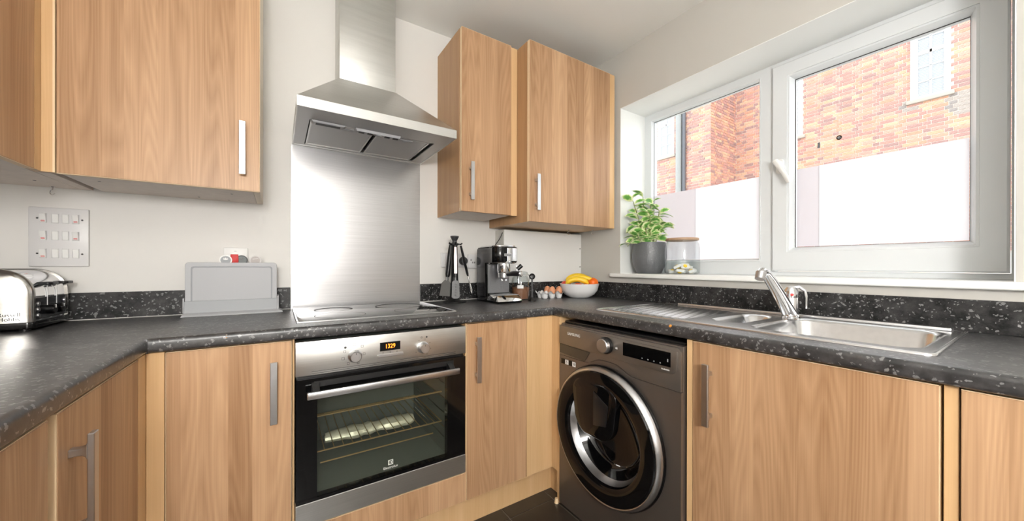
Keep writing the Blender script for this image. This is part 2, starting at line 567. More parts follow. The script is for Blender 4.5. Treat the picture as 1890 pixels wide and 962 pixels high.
def leaf_mat():
    mt, nt, p = mat0('variegated_leaf')
    N, L = nt.nodes.new, nt.links.new
    tc = N('ShaderNodeTexCoord')
    sp = N('ShaderNodeSeparateXYZ'); L(tc.outputs['Object'], sp.inputs[0])
    # distance from the leaf's middle as a share of its half width/length (leaf: length 1 along x, half width 0.3)
    def mth(op, a, b):
        n = N('ShaderNodeMath'); n.operation = op
        for i, v in enumerate((a, b)):
            if isinstance(v, (int, float)): n.inputs[i].default_value = v
            else: L(v, n.inputs[i])
        return n.outputs[0]
    dx = mth('DIVIDE', mth('SUBTRACT', sp.outputs[0], 0.52), 0.5)
    dy = mth('DIVIDE', sp.outputs[1], 0.32)
    d = mth('ADD', mth('MULTIPLY', dx, dx), mth('MULTIPLY', dy, dy))
    nz = N('ShaderNodeTexNoise'); nz.inputs['Scale'].default_value = 5; nz.inputs['Detail'].default_value = 3
    L(tc.outputs['Object'], nz.inputs['Vector'])
    d = mth('ADD', d, mth('MULTIPLY', mth('SUBTRACT', nz.outputs['Fac'], 0.5), 0.9))
    rp = N('ShaderNodeValToRGB')
    rp.color_ramp.elements[0].position = 0.22; rp.color_ramp.elements[0].color = sr(96, 158, 70)
    rp.color_ramp.elements[1].position = 0.58; rp.color_ramp.elements[1].color = sr(232, 238, 190)
    e = rp.color_ramp.elements.new(0.42); e.color = sr(158, 200, 112)
    L(d, rp.inputs['Fac']); L(rp.outputs['Color'], p.inputs['Base Color'])
    p.inputs['Roughness'].default_value = 0.4
    return mt
M['leaf'] = leaf_mat()

# ================================================================== THE ROOM
struct('wall_back', B().box(XL - 0.15, 0.30, 0, 0.15, -0.05, ZCEIL + 0.1), M['wall'])
struct('wall_left', B().box(XL - 0.15, XL, YN, 0, -0.05, ZCEIL + 0.1), M['wall'])
struct('wall_front', B().box(XL - 0.15, 0.30, YN - 0.15, YN, -0.05, ZCEIL + 0.1), M['wall'])
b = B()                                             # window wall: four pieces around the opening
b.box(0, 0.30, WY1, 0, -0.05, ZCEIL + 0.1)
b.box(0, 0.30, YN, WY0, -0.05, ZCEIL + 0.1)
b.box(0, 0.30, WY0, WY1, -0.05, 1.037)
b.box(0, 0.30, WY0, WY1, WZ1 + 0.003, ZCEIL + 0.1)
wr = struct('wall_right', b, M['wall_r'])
b = B()
b.box(0.0005, WX + 0.01, WY1 - 0.003, WY1 - 0.0002, WZ0, WZ1 + 0.003)
b.box(0.0005, WX + 0.01, WY0 + 0.0002, WY0 + 0.003, WZ0, WZ1 + 0.003)
b.box(0.0005, WX + 0.01, WY0, WY1, WZ1, WZ1 + 0.0028)
struct('trim_2', b, M['reveal'])                    # painted lining of the window reveal
struct('trim_1', B().box(-0.032, WX + 0.05, -2.05, -0.383, 1.0375, WZ0), M['reveal'], bevel=0.006, seg=3)
struct('ceiling', B().box(XL - 0.15, 0.30, YN - 0.15, 0.15, ZCEIL, ZCEIL + 0.1), M['ceil'])

fl = struct('floor', B().box(XL - 0.15, 0.30, YN - 0.15, 0.15, -0.05, -0.003), M['grout'])
tile0 = None
TX, TY = 0.2435, 0.30
ix = 0
for i in range(-12, 2):
    for j in range(-9, 3):
        x0, y0 = -0.902 + i * TX, -0.604 + j * TY
        xa, xb, ya, yb = max(x0, XL), min(x0 + TX, 0), max(y0, YN), min(y0 + TY, 0)
        if xb - xa < 0.02 or yb - ya < 0.02:
            continue
        full = abs(xb - xa - TX) < 1e-6 and abs(yb - ya - TY) < 1e-6
        if full and tile0 is not None:
            dup(tile0, loc=((xa + xb) / 2, (ya + yb) / 2, 0), parent=fl)
            continue
        cx, cy = (xa + xb) / 2, (ya + yb) / 2
        hx, hy = (xb - xa) / 2 - 0.002, (yb - ya) / 2 - 0.002
        o = part('floor_tile', B().box(-hx, hx, -hy, hy, -0.010, 0), M['tile'], fl, bevel=0.001, seg=1, world=False)
        o.location = (cx, cy, 0)
        if full: tile0 = o

# ------------------------------------------------------------------ window
win = tag(thing('window_1', None, None, (WX, (WY0 + WY1) / 2, WZ0)), kind='structure')
GA0, GA1, GAB, GAT = -0.5008, -1.0994, 1.1414, 2.020
GB0, GB1, GBB, GBT = -1.2459, -1.7460, 1.1931, 1.9688
SY0, SY1, SZ0, SZ1 = -1.1640, -1.8270, 1.0840, 2.0500
b = B()
b.box(WX, 0.30, WY0, WY1, WZ0 + 0.0005, SZ0 - 0.002)
b.box(WX, 0.30, SY0 + 0.003, WY1, SZ0 - 0.002, GAB - 0.012)
b.box(WX, 0.30, WY0, WY1, SZ1 + 0.002, WZ1)
b.box(WX, 0.30, SY0 + 0.003, WY1, GAT + 0.012, SZ1 + 0.002)
b.box(WX, 0.30, GA0 + 0.012, WY1, GAB - 0.012, GAT + 0.012)
b.box(WX, 0.30, WY0, SY1 - 0.003, SZ0 - 0.002, SZ1 + 0.002)
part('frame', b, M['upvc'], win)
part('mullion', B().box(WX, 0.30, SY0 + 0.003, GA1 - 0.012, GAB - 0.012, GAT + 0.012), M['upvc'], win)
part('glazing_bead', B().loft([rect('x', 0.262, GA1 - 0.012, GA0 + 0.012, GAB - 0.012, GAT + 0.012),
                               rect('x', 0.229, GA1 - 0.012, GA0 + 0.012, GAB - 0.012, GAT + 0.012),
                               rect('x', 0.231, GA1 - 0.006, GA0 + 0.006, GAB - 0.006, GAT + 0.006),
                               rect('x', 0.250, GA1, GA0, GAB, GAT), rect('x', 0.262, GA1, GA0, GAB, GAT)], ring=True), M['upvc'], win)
part('gasket', B().loft([rect('x', 0.2505, GA1 - 0.001, GA0 + 0.001, GAB - 0.001, GAT + 0.001), rect('x', 0.2505, GA1 + 0.0010, GA0 - 0.0018, GAB + 0.0012, GAT - 0.0018),
                         rect('x', 0.2535, GA1 + 0.0010, GA0 - 0.0018, GAB + 0.0012, GAT - 0.0018), rect('x', 0.2535, GA1 - 0.001, GA0 + 0.001, GAB - 0.001, GAT + 0.001)], ring=True), M['black'], win)
part('glass_pane', B().box(0.254, 0.258, GA1 - 0.004, GA0 + 0.004, GAB - 0.004, GAT + 0.004), M['pane'], win)
FT = 1.551
part('frosted_film', B().box(0.2525, 0.2538, GA1 + 0.003, -0.772, GAB + 0.003, FT), M['film'], win)
part('frosted_film', B().box(0.2525, 0.2538, -0.772, GA0 - 0.003, GAB + 0.003, FT), M['film2'], win)
# opening sash
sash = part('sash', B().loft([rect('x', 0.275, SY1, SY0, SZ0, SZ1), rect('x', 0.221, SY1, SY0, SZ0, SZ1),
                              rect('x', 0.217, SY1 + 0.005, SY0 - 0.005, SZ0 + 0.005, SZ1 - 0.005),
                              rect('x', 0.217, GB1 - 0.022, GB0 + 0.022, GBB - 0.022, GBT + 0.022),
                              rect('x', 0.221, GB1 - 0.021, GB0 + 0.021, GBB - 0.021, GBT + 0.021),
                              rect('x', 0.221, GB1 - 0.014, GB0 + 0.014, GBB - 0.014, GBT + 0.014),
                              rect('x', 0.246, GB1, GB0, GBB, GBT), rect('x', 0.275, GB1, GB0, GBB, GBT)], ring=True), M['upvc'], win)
part('gasket', B().loft([rect('x', 0.2465, GB1 - 0.001, GB0 + 0.001, GBB - 0.001, GBT + 0.001), rect('x', 0.2465, GB1 + 0.0010, GB0 - 0.0025, GBB + 0.0010, GBT - 0.0025),
                         rect('x', 0.2495, GB1 + 0.0010, GB0 - 0.0025, GBB + 0.0010, GBT - 0.0025), rect('x', 0.2495, GB1 - 0.001, GB0 + 0.001, GBB - 0.001, GBT + 0.001)], ring=True), M['black'], sash)
part('glass_pane', B().box(0.262, 0.266, GB1 - 0.004, GB0 + 0.004, GBB - 0.004, GBT + 0.004), M['pane'], sash)
part('frosted_film', B().box(0.2600, 0.2616, GB1 + 0.003, -1.330, GBB + 0.003, FT + 0.003), M['film'], sash)
part('frosted_film', B().box(0.2600, 0.2616, -1.330, GB0 - 0.003, GBB + 0.003, FT + 0.003), M['film2'], sash)
hb = B()
hb.prism(rrect(-1.200, 1.572, 0.0155, 0.034, 0.015), 'x', 0.2175, 0.207)
hb.cyl((0.208, -1.198, 1.586), (0.178, -1.198, 1.586), 0.0115)
hd = part('handle', hb, M['white'], sash, bevel=0.002)
lv = B()
lv.tube([(0.182, -1.190, 1.596), (0.176, -1.203, 1.578), (0.180, -1.222, 1.540), (0.186, -1.240, 1.496), (0.188, -1.243, 1.488)],
        [0.0125, 0.0125, 0.0105, 0.0115, 0.0095], seg=12, flat=0.62, side=(0, 0.9, 0.4))
part('lever', lv, M['white'], hd)

# ------------------------------------------------------------------ the brick building across the yard
def px(p):
    d = Vector(p) - Vector((-1.7514, -1.9159, 1.1025))
    return 945 + F_PX * d.dot(rt) / d.dot(fw), 492.58 - F_PX * d.dot(up) / d.dot(fw)

XB, XA, YR = 9.0, 7.66, 3.05
blg = thing('brick_building', 'orange brick building with white sash windows seen through the kitchen window', 'building', (XB, 1.0, -0.6))
b = B()
b.box(XB + 0.012, XB + 0.5, -7.0, YR + 0.3, -0.6, 9.0)
b.box(XA + 0.012, XB + 0.5, YR + 0.012, 11.0, -0.6, 9.0)
part('wall', b, M['mortar'], blg)
WINS = [('B', -0.771, -0.246, 4.47, 5.95), ('B', 1.53, 2.055, 4.33, 5.95), ('A', 4.075, 4.60, 4.30, 5.60),
        ('A', 6.6, 7.1, 4.30, 5.60), ('B', -3.3, -2.77, 4.47, 5.95)]
TONES = [sr(206, 156, 134), sr(212, 164, 134), sr(200, 152, 138), sr(192, 142, 130), sr(216, 174, 144), sr(184, 138, 128), sr(166, 132, 126), sr(208, 160, 142), sr(202, 150, 126), sr(176, 138, 130)]
GREY = [sr(150, 142, 138), sr(170, 160, 152)]
rnd = random.Random(11)
rows = []
def lay(face, a0, a1, z0, z1):
    """Flemish bond on a face: 'B' and 'A' are x planes (a is y), 'R' is the return (a is x)"""
    k = 0
    z = z0
    while z < z1:
        a = a0 - (0.166 if k % 2 else 0.0)
        st = k % 2 == 0
        while a < a1:
            ln = 0.208 if st else 0.098
            lo, hi = max(a, a0), min(a + ln, a1)
            if hi - lo > 0.03:
                zc, ac = z + 0.0325, (lo + hi) / 2
                for f, y0, y1, w0, w1 in WINS:
                    if f == face and lo < y1 + 0.004 and hi > y0 - 0.004 and z < w1 and z + 0.06 > w0 - 0.01:
                        if y0 - lo > hi - y1: hi = min(hi, y0 - 0.004)
                        else: lo = max(lo, y1 + 0.004)
                ac = (lo + hi) / 2
                if hi - lo > 0.02:
                    t = rnd.choice(TONES)
                    if face == 'B' and (math.hypot(ac + 0.90, (zc - 4.25) * 0.8) < 0.20 * rnd.uniform(0.6, 1.2) or math.hypot(ac + 0.17, (zc - 4.36)) < 0.13 * rnd.uniform(0.6, 1.2)):
                        t = rnd.choice(GREY)
                    rows.append((face, ac, zc, hi - lo, t, abs(hi - lo - ln) < 1e-6))
            a += ln + 0.013
            st = not st
        z += 0.0722
        k += 1
lay('B', -5.0, YR, 1.4, 7.2)
lay('R', XA, XB, 1.4, 7.2)
lay('A', YR, 7.6, 1.4, 7.2)
def centre(r):
    f, a, z = r[0], r[1], r[2]
    return {'B': (XB, a, z), 'A': (XA, a, z), 'R': (a, YR, z)}[f]
def in_pane(p):
    x, y = px(p)
    if 1467 < x < 1790 and y > 145 + (x - 1467) * (29 - 145) / 323 and y < 313 + (x - 1467) * (255 - 313) / 323:
        return True
    return 1206 < x < 1398 and y > 226 + (x - 1206) * (150 - 226) / 192 and y < 360 + (x - 1206) * (331 - 360) / 192
def shown(r):
    if not in_pane(centre(r)): return 0.0
    p = centre(r)
    d = (Vector((0, r[3], 0)) if r[0] != 'R' else Vector((r[3], 0, 0))) * 0.5
    a, c = px(Vector(p) - d), px(Vector(p) + d)
    return abs(a[0] - c[0]) * abs(px(Vector(p) + Vector((0, 0, .03)))[1] - px(Vector(p) - Vector((0, 0, .03)))[1])
sc = sorted(range(len(rows)), key=lambda i: -shown(rows[i]))
single = set(i for i in sc[:300] if shown(rows[i]) > 0)
DEP = 0.012
def brick_box(face, ln):
    h = ln / 2
    q = 0.0296
    if face == 'R': return [(-h, 0, -q), (h, 0, -q), (h, 0, q), (-h, 0, q), (-h, DEP + .004, -q), (h, DEP + .004, -q), (h, DEP + .004, q), (-h, DEP + .004, q)]
    return [(0, -h, -q), (0, h, -q), (0, h, q), (0, -h, q), (DEP + .004, -h, -q), (DEP + .004, h, -q), (DEP + .004, h, q), (DEP + .004, -h, q)]
BF = [(0, 1, 2, 3), (1, 0, 4, 5), (2, 1, 5, 6), (3, 2, 6, 7), (0, 3, 7, 4)]
cache = {}
sv, sf, st_ = [], [], []
for i, r in enumerate(rows):
    face, a, z, ln, tone, full = r
    c = Vector(centre(r))
    j = rnd.uniform(-0.002, 0.002)
    c = c + (Vector((0, j, 0)) if face == 'R' else Vector((j, 0, 0)))
    if i in single:
        key = (face, round(ln, 3), tone)
        if key not in cache:
            me = bpy.data.meshes.new('brick')
            me.from_pydata(brick_box(face, ln), [], BF)
            at = me.attributes.new('tone', 'FLOAT_COLOR', 'POINT')
            for d in at.data: d.color = tone
            me.materials.append(M['brick'])
            cache[key] = me
        o = bpy.data.objects.new('brick', cache[key])
        COL.objects.link(o)
        o.parent = blg
        o.location = c - Vector(blg.location)
    else:
        n = len(sv)
        sv += [tuple(Vector(q) + c - Vector(blg.location)) for q in brick_box(face, ln)]
        sf += [tuple(n + k for k in f) for f in BF]
        st_ += [tone] * 8
me = bpy.data.meshes.new('brickwork')
me.from_pydata(sv, [], sf)
at = me.attributes.new('tone', 'FLOAT_COLOR', 'POINT')
at.data.foreach_set('color', [c for t in st_ for c in t])
me.materials.append(M['brick'])
o = bpy.data.objects.new('brickwork', me)
COL.objects.link(o)
o.parent = blg
o['kind'] = 'stuff'

for (f, y0, y1, z0, z1) in WINS:
    x = XB if f == 'B' else XA
    jl, jr = 0.085, 0.105
    b = B().loft([rect('x', x + 0.01, y0, y1, z0, z1), rect('x', x - 0.015, y0, y1, z0, z1),
                  rect('x', x - 0.015, y0 + jl, y1 - jr, z0 + 0.05, z1 - 0.06), rect('x', x + 0.01, y0 + jl, y1 - jr, z0 + 0.05, z1 - 0.06)], ring=True)
    g0, g1 = y0 + jl, y1 - jr
    ym = (g0 + g1) / 2
    b.box(x - 0.012, x + 0.006, ym - 0.016, ym + 0.016, z0 + 0.05, z1 - 0.06)
    zr = [z0 + 0.05, z0 + 0.335, z0 + 0.62, z0 + 0.905, z0 + 1.20, z1 - 0.06]
    for k, zz in enumerate(zr[1:-1]):
        t = 0.030 if k == 2 else 0.007
        b.box(x - 0.012, x + 0.006, g0, g1, zz - t, zz + t)
    wf = part('window', b, M['outwhite'], blg)
    for k in range(5):
        for (a0, a1) in ((g0, ym), (ym, g1)):
            part('pane', B().box(x - 0.003, x - 0.001, a0, a1, zr[k], zr[k + 1]), M['pane'], wf)
    s = B()
    z = z0 + 0.06
    while z < z1 - 0.08:
        s.loft([[(x + 0.0030, g0, z), (x + 0.0030, g1, z), (x + 0.0100, g1, z + 0.022), (x + 0.0100, g0, z + 0.022)],
                [(x + 0.0045, g0, z - 0.001), (x + 0.0045, g1, z - 0.001), (x + 0.0112, g1, z + 0.021), (x + 0.0112, g0, z + 0.021)]])
        z += 0.030
    part('blind', s, M['blind'], wf, smooth=False)['kind'] = 'stuff'
    part('sill', B().box(x - 0.06, x + 0.01, y0 - 0.05, y1 + 0.05, z0 - 0.07, z0), M['stone'], blg, bevel=0.005)
part('downpipe', B().tube([(XA - 0.085, 3.895, -0.6), (XA - 0.085, 3.895, 8.0)], 0.082, seg=16), M['pipe'], blg)
part('downpipe', B().tube([(XA - 0.055, 3.760, -0.6), (XA - 0.055, 3.760, 8.0)], 0.048, seg=16), plain('dark_downpipe', sr(96, 98, 104), 0.4), blg)
part('vent_slot', B().box(XB - 0.006, XB + 0.006, 1.20, 1.245, 3.93, 4.06), M['ink'], blg)
b = B().lathe([(0.024, 0), (0.05, 0), (0.05, 0.012), (0.024, 0.012)], (XB, 0.853, 4.069), (-1, 0, 0), 16)
b.lathe([(0.05, 0), (0.05, 0.012), (0.022, 0.012), (0.022, 0.004), (0, 0.004)], (XB, 0.853, 4.069), (-1, 0, 0), 16)
part('vent_pipe', b, M['mortar'], blg)
part('vent_hole', B().lathe([(0.022, 0.0045), (0.0, 0.0045)], (XB - 0.001, 0.853, 4.069), (-1, 0, 0), 16), M['ink'], blg)
struct('ground', B().box(0.30, 14, -12, 14, -0.75, -0.6), M['paving'])
struct('wall_outside', B().box(0.30, 0.36, -4.0, WY0, -0.7, 6.0).box(0.30, 0.36, WY1, 2.0, -0.7, 6.0).box(0.30, 0.36, WY0, WY1, -0.7, WZ0 - 0.02).box(0.30, 0.36, WY0, WY1, WZ1 + 0.005, 6.0), M['render'])

# ================================================================== FITTED UNITS
def bar_handle(parent, c, n, name='handle', length=0.188, gap=0.128):
    """flat bar handle on two flared posts; c = middle of the handle on the door face, n = outward normal"""
    c, n = Vector(c), Vector(n)
    s = Vector((n.y, -n.x, 0))
    b = B()
    lo = [c + n * d + s * e + Vector((0, 0, -length / 2)) for d, e in ((0.0225, -.0095), (0.0315, -.0095), (0.0315, .0095), (0.0225, .0095))]
    b.loft([lo, [p + Vector((0, 0, length)) for p in lo]])
    for k in (-1, 1):
        p = c + Vector((0, 0, k * gap / 2))
        b.loft([[p + n * d + s * (sx * hw) + Vector((0, 0, sz * hh)) for sx, sz in ((-1, -1), (1, -1), (1, 1), (-1, 1))]
                for d, hw, hh in ((0, .0080, .0070), (.010, .0078, .0058), (.016, .0080, .0064), (.020, .0084, .0095), (.0228, .0090, .0165))])
    return part(name, b, M['handle'], parent, bevel=0.0012, seg=1)


def door(parent, x0, x1, y0, y1, z0, z1, name='door', mat=None):
    d = part(name, B().box(x0, x1, y0, y1, z0, z1), mat or M['wood'], parent, bevel=0.0012, seg=1)
    return d


def edging(d, x0, x1, y0, y1, z0, z1):
    part('edge_band', B().box(x0, x1, y0, y1, z0, z1), M['edge'], d)

BY = -0.566                                          # carcass fronts of the back run
# --- back run, from the left
c1 = thing('base_cabinet', 'wooden base cabinet left of the oven, bar handle at its right', 'cabinet', (-1.862, -0.3, ZB))
part('carcass', B().box(-2.0095, -1.7150, BY, -0.03, ZB, 0.868), M['woodplain'], c1)
d = door(c1, -2.0075, -1.7172, YF, BY - 0.0008, ZB, ZD)
edging(d, -2.0087, -2.0077, YF + 0.001, BY - 0.0008, ZB, ZD)
edging(d, -1.7170, -1.7160, YF + 0.001, BY - 0.0008, ZB, ZD)
edging(d, -2.0075, -1.7172, YF + 0.001, BY - 0.001, ZD + 0.0002, ZD + 0.0014)
bar_handle(d, (-1.763, YF, 0.715), (0, -1, 0))

oh = thing('oven_housing', 'wooden oven housing with plain drawer front below the oven', 'cabinet', (-1.4087, -0.3, ZB))
part('side_panel', B().box(-1.7135, -1.7078, BY, -0.03, ZB, 0.868), M['woodplain'], oh)
part('side_panel', B().box(-1.1092, -1.1050, YF + .003, -0.03, ZB, 0.868), M['woodplain'], oh)
part('shelf', B().box(-1.7075, -1.1095, BY, -0.03, 0.236, 0.2555), M['woodplain'], oh)
d = door(oh, -1.7060, -1.1085, YF, BY - 0.0008, ZB, 0.2545, 'drawer_front')
edging(d, -1.7060, -1.1085, YF + 0.001, BY - 0.001, 0.2546, 0.2558)

c2 = thing('base_cabinet', 'narrow wooden base cabinet right of the oven, bar handle at its left', 'cabinet', (-0.952, -0.3, ZB))
part('carcass', B().box(-1.1030, -0.8010, BY, -0.03, ZB, 0.868), M['woodplain'], c2)
d = door(c2, -1.1015, -0.8030, YF, BY - 0.0008, ZB, ZD)
edging(d, -1.1028, -1.1017, YF + 0.001, BY - 0.0008, ZB, ZD)
bar_handle(d, (-1.0595, YF, 0.717), (0, -1, 0))

cp = thing('corner_post', 'pale wooden corner post between narrow cabinet and washing machine', 'panel', (-0.72, -0.59, 0))
part('front_board', B().box(-0.8005, -0.6520, YF, BY - 0.001, ZB, 0.868), M['woodplain'], cp, bevel=0.001, seg=1)
part('return_board', B().box(-0.6515, -0.6340, -0.6250, YF + 0.0185, ZB, 0.868), M['woodplain'], cp, bevel=0.001, seg=1)
part('end_panel', B().box(-0.6530, -0.05, -0.6430, -0.6255, 0.0, 0.868), M['woodplain'], cp, bevel=0.001, seg=1)
part('return_plinth', B().box(-0.6120, -0.5960, -0.6250, -0.5150, 0.0, ZB - 0.002), M['woodplain'], cp)
part('end_cap', B().cyl((-0.664, -0.634, 0.0), (-0.664, -0.634, 0.022), 0.010, 0.007), M['edge'], cp)

tag(part('plinth', B().box(-1.98, -0.6125, -0.5294, -0.5130, 0.0, ZB - 0.002), M['woodplain']), 'long pale wooden plinth along the floor under the oven', 'plinth')

# --- left corner and left run
lp = thing('corner_post', 'yellowish wooden corner post of two strips left of the base cabinets', 'panel', (-2.03, -0.6, ZB))
part('front_strip', B().box(-2.0465, -2.0105, YF, BY - 0.001, ZB, 0.868), M['woodplain'], lp, bevel=0.001, seg=1)
part('side_strip', B().box(-2.0655, -2.0470, -0.6420, YF + 0.018, ZB, 0.868), M['woodplain'], lp, bevel=0.001, seg=1)
l1 = thing('base_cabinet', 'wooden base cabinet on the left run with dark flat bar handle', 'cabinet', (-2.35, -0.85, ZB))
part('carcass', B().box(XL + 0.02, -2.0675, -1.0630, -0.6460, ZB, 0.868), M['woodplain'], l1)
d = door(l1, XLF - 0.019, XLF, -1.0390, -0.6480, ZB, ZD)
edging(d, XLF - 0.019, XLF - 0.001, -1.0402, -1.0392, ZB, ZD)
edging(d, XLF - 0.019, XLF - 0.001, -1.0390, -0.6480, ZD + 0.0002, ZD + 0.0014)
bar_handle(d, (XLF, -1.000, 0.721), (1, 0, 0))
l2 = thing('base_cabinet', 'wooden base cabinet at the left edge of the photo', 'cabinet', (-2.35, -1.3, ZB))
part('carcass', B().box(XL + 0.02, -2.0675, -1.5640, -1.0660, ZB, 0.868), M['woodplain'], l2)
d = door(l2, XLF - 0.019, XLF, -1.5625, -1.0680, ZB, ZD)
edging(d, XLF - 0.019, XLF - 0.001, -1.5625, -1.0680, ZD + 0.0002, ZD + 0.0014)
edging(d, XLF - 0.019, XLF - 0.001, -1.0678, -1.0666, ZB, ZD)
bar_handle(d, (XLF, -1.520, 0.721), (1, 0, 0))
tag(part('plinth', B().box(-2.10, -2.085, -2.9, -0.535, 0.0, ZB - 0.002), M['woodplain']), 'wooden plinth under the left run of cabinets', 'plinth')

# --- right run
s1 = thing('sink_cabinet', 'wide wooden cabinet door under the sink, bar handle at its left', 'cabinet', (-0.33, -1.53, ZB))
part('side_panel', B().box(-0.6420, -0.03, -1.2735, -1.2550, 0.0, 0.868), M['woodplain'], s1, bevel=0.001, seg=1)
part('side_panel', B().box(-0.6240, -0.03, -1.7860, -1.7680, ZB, 0.868), M['woodplain'], s1)
part('bottom_panel', B().box(-0.6240, -0.03, -1.7675, -1.2740, ZB, ZB + 0.018), M['woodplain'], s1)
part('front_rail', B().box(-0.6240, -0.6060, -1.7675, -1.2740, 0.80, 0.868), M['woodplain'], s1)
d = door(s1, XF, XF + 0.018, -1.7840, -1.2760, ZB, ZD)
edging(d, XF + 0.001, XF + 0.018, -1.7852, -1.7841, ZB, ZD)
edging(d, XF + 0.001, XF + 0.018, -1.7840, -1.2760, ZD + 0.0002, ZD + 0.0014)
bar_handle(d, (XF, -1.3300, 0.713), (-1, 0, 0))
part('filler_strip', B().box(-0.6380, -0.6200, -1.8090, -1.7895, ZB, 0.868), M['woodplain'], s1, bevel=0.001, seg=1)
s2 = thing('base_cabinet', 'wooden base cabinet at the right edge of the photo', 'cabinet', (-0.33, -2.06, ZB))
part('carcass', B().box(-0.6190, -0.03, -2.3100, -1.8110, ZB, 0.868), M['woodplain'], s2)
d = door(s2, XF, XF + 0.018, -2.3080, -1.8115, ZB, ZD)
edging(d, XF + 0.001, XF + 0.018, -2.3080, -1.8115, ZD + 0.0002, ZD + 0.0014)
tag(part('plinth', B().box(-0.59, -0.575, -2.9, -1.275, 0.0, ZB - 0.002), M['woodplain']), 'wooden plinth under the sink cabinets', 'plinth')

# --- worktops
def nose(f, back, sgn):
    """cross-section (depth, z) of a worktop, front edge at f rounded; sgn = direction from front to back"""
    pts = [(back, ZW), (back, ZC)]
    r = 0.012
    for k in range(6):
        a = R(90 - 15 * k * 1.2)
        pts.append((f + sgn * (r - r * math.cos(a)), ZC - r + r * math.sin(a)))
    r2 = 0.009
    for k in range(5):
        a = R(22.5 * k)
        pts.append((f + sgn * (r2 - r2 * math.cos(a)), ZW + r2 - r2 * math.sin(a)))
    return pts
wt = part('worktop', B().prism(nose(YC, -0.0008, 1), 'x', XLC, XC), M['work'])
tag(wt, 'black speckled worktop along the wall with the hob', 'worktop')
part('worn_chip', B().lathe([(0.0, 0), (0.0052, 0.0002), (0.0035, 0.0009), (0, 0.0011)], (-1.877, YC + 0.0015, 0.8985), (0, -1, 0.25), 7), M['chip'], wt)
b = B()
b.loft([[(p[0], -3.0, p[1]) for p in nose(XLC, XL + 0.0008, -1)], [(p[0], YC - 0.0002, p[1]) for p in nose(XLC, XL + 0.0008, -1)]])
b.box(XL + 0.0008, XLC - 0.0002, YC, -0.0008, ZW, ZC)
tag(part('worktop', b, M['work']), 'black speckled worktop in the left corner under the toaster', 'worktop')
KX0, KX1, KY0, KY1 = -0.550, -0.052, -1.757, -0.788        # cut-out for the sink
b = B()
b.loft([[(p[0], -3.0, p[1]) for p in nose(XC, KX0, 1)], [(p[0], YC - 0.0002, p[1]) for p in nose(XC, KX0, 1)]])
b.box(XC + 0.0002, KX0, YC, -0.0008, ZW, ZC)
b.box(KX0, -0.0008, KY1, -0.0008, ZW, ZC)
b.box(KX0, -0.0008, -3.0, KY0, ZW, ZC)
b.box(KX1, -0.0008, KY0, KY1, ZW, ZC)
wt = part('worktop', b, M['work'])
tag(wt, 'black speckled worktop below the window holding the sink', 'worktop')
part('worn_chip', B().lathe([(0.0, 0), (0.0055, 0.0002), (0.004, 0.0009), (0, 0.0011)], (XC + 0.0022, -1.205, 0.9045), (-1, 0, 0.6), 7), M['chip'], wt)

ZU = 1.0052
u = tag(part('upstand', B().box(XL + 0.0195, -1.7065, -0.019, -0.0008, ZC + 0.0003, ZU), M['upst'], bevel=0.001, seg=1), 'black speckled upstand behind the toaster and chopping boards', 'upstand')
part('sealant', B().prism([(-0.0205, ZC + 0.0003), (-0.0192, ZC + 0.0028), (-0.0192, ZC + 0.0003)], 'x', XL + 0.02, -1.7065), M['seal'], u)
u = tag(part('upstand', B().box(-1.1035, -0.6445, -0.019, -0.0008, ZC + 0.0003, ZU).box(-0.6443, -0.6258, -0.127, -0.0008, ZC + 0.0003, ZU).box(-0.6258, -0.0195, -0.127, -0.1085, ZC + 0.0003, ZU), M['upst'], bevel=0.001, seg=1),
    'black speckled upstand behind coffee machine and fruit bowl', 'upstand')
part('sealant', B().prism([(-0.0215, ZC + 0.0003), (-0.0192, ZC + 0.0035), (-0.0192, ZC + 0.0003)], 'x', -1.1035, -0.645), M['seal'], u)
tag(part('upstand', B().box(-0.019, -0.0008, -3.0, -0.1275, ZC + 0.0003, ZU), M['upst'], bevel=0.001, seg=1), 'black speckled upstand under the window sill', 'upstand')
tag(part('upstand', B().box(XL + 0.0008, XL + 0.019, -3.0, -0.0008, ZC + 0.0003, ZU), M['upst'], bevel=0.001, seg=1), 'black speckled upstand on the left wall', 'upstand')

bx = thing('pipe_boxing', 'white boxed-in panel under the double wall cupboard in the corner', 'panel', (-0.31, -0.05, ZU))
part('front_panel', B().box(-0.6252, -0.0008, -0.108, -0.098, ZC + 0.001, 1.3224), M['white'], bx, bevel=0.0015, seg=1)
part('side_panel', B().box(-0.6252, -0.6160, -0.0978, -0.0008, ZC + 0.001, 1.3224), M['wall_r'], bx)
for zz in (1.10, 1.225):
    part('screw', B().lathe([(0.0042, 0), (0.0038, 0.001), (0.0, 0.0012)], (-0.012, -0.108, zz), (0, -1, 0), 10), M['ink'], bx)

# --- wall cabinets
ZT = 2.281
def base_panel(parent, x0, x1, y0, y1, z):
    p = part('base_panel', B().box(x0, x1, y0, y1, z - 0.001, z + 0.016), M['laminate'], parent)
    for (fx, fy) in ((0.12, 0.25), (0.85, 0.3), (0.6, 0.8), (0.8, 0.85)):
        part('shelf_plug', B().lathe([(0.004, 0), (0.0035, 0.0006), (0.0, 0.0007)], (x0 + (x1 - x0) * fx, y0 + (y1 - y0) * fy, z - 0.001), (0, 0, -1), 8), M['ink'], p)
    return p

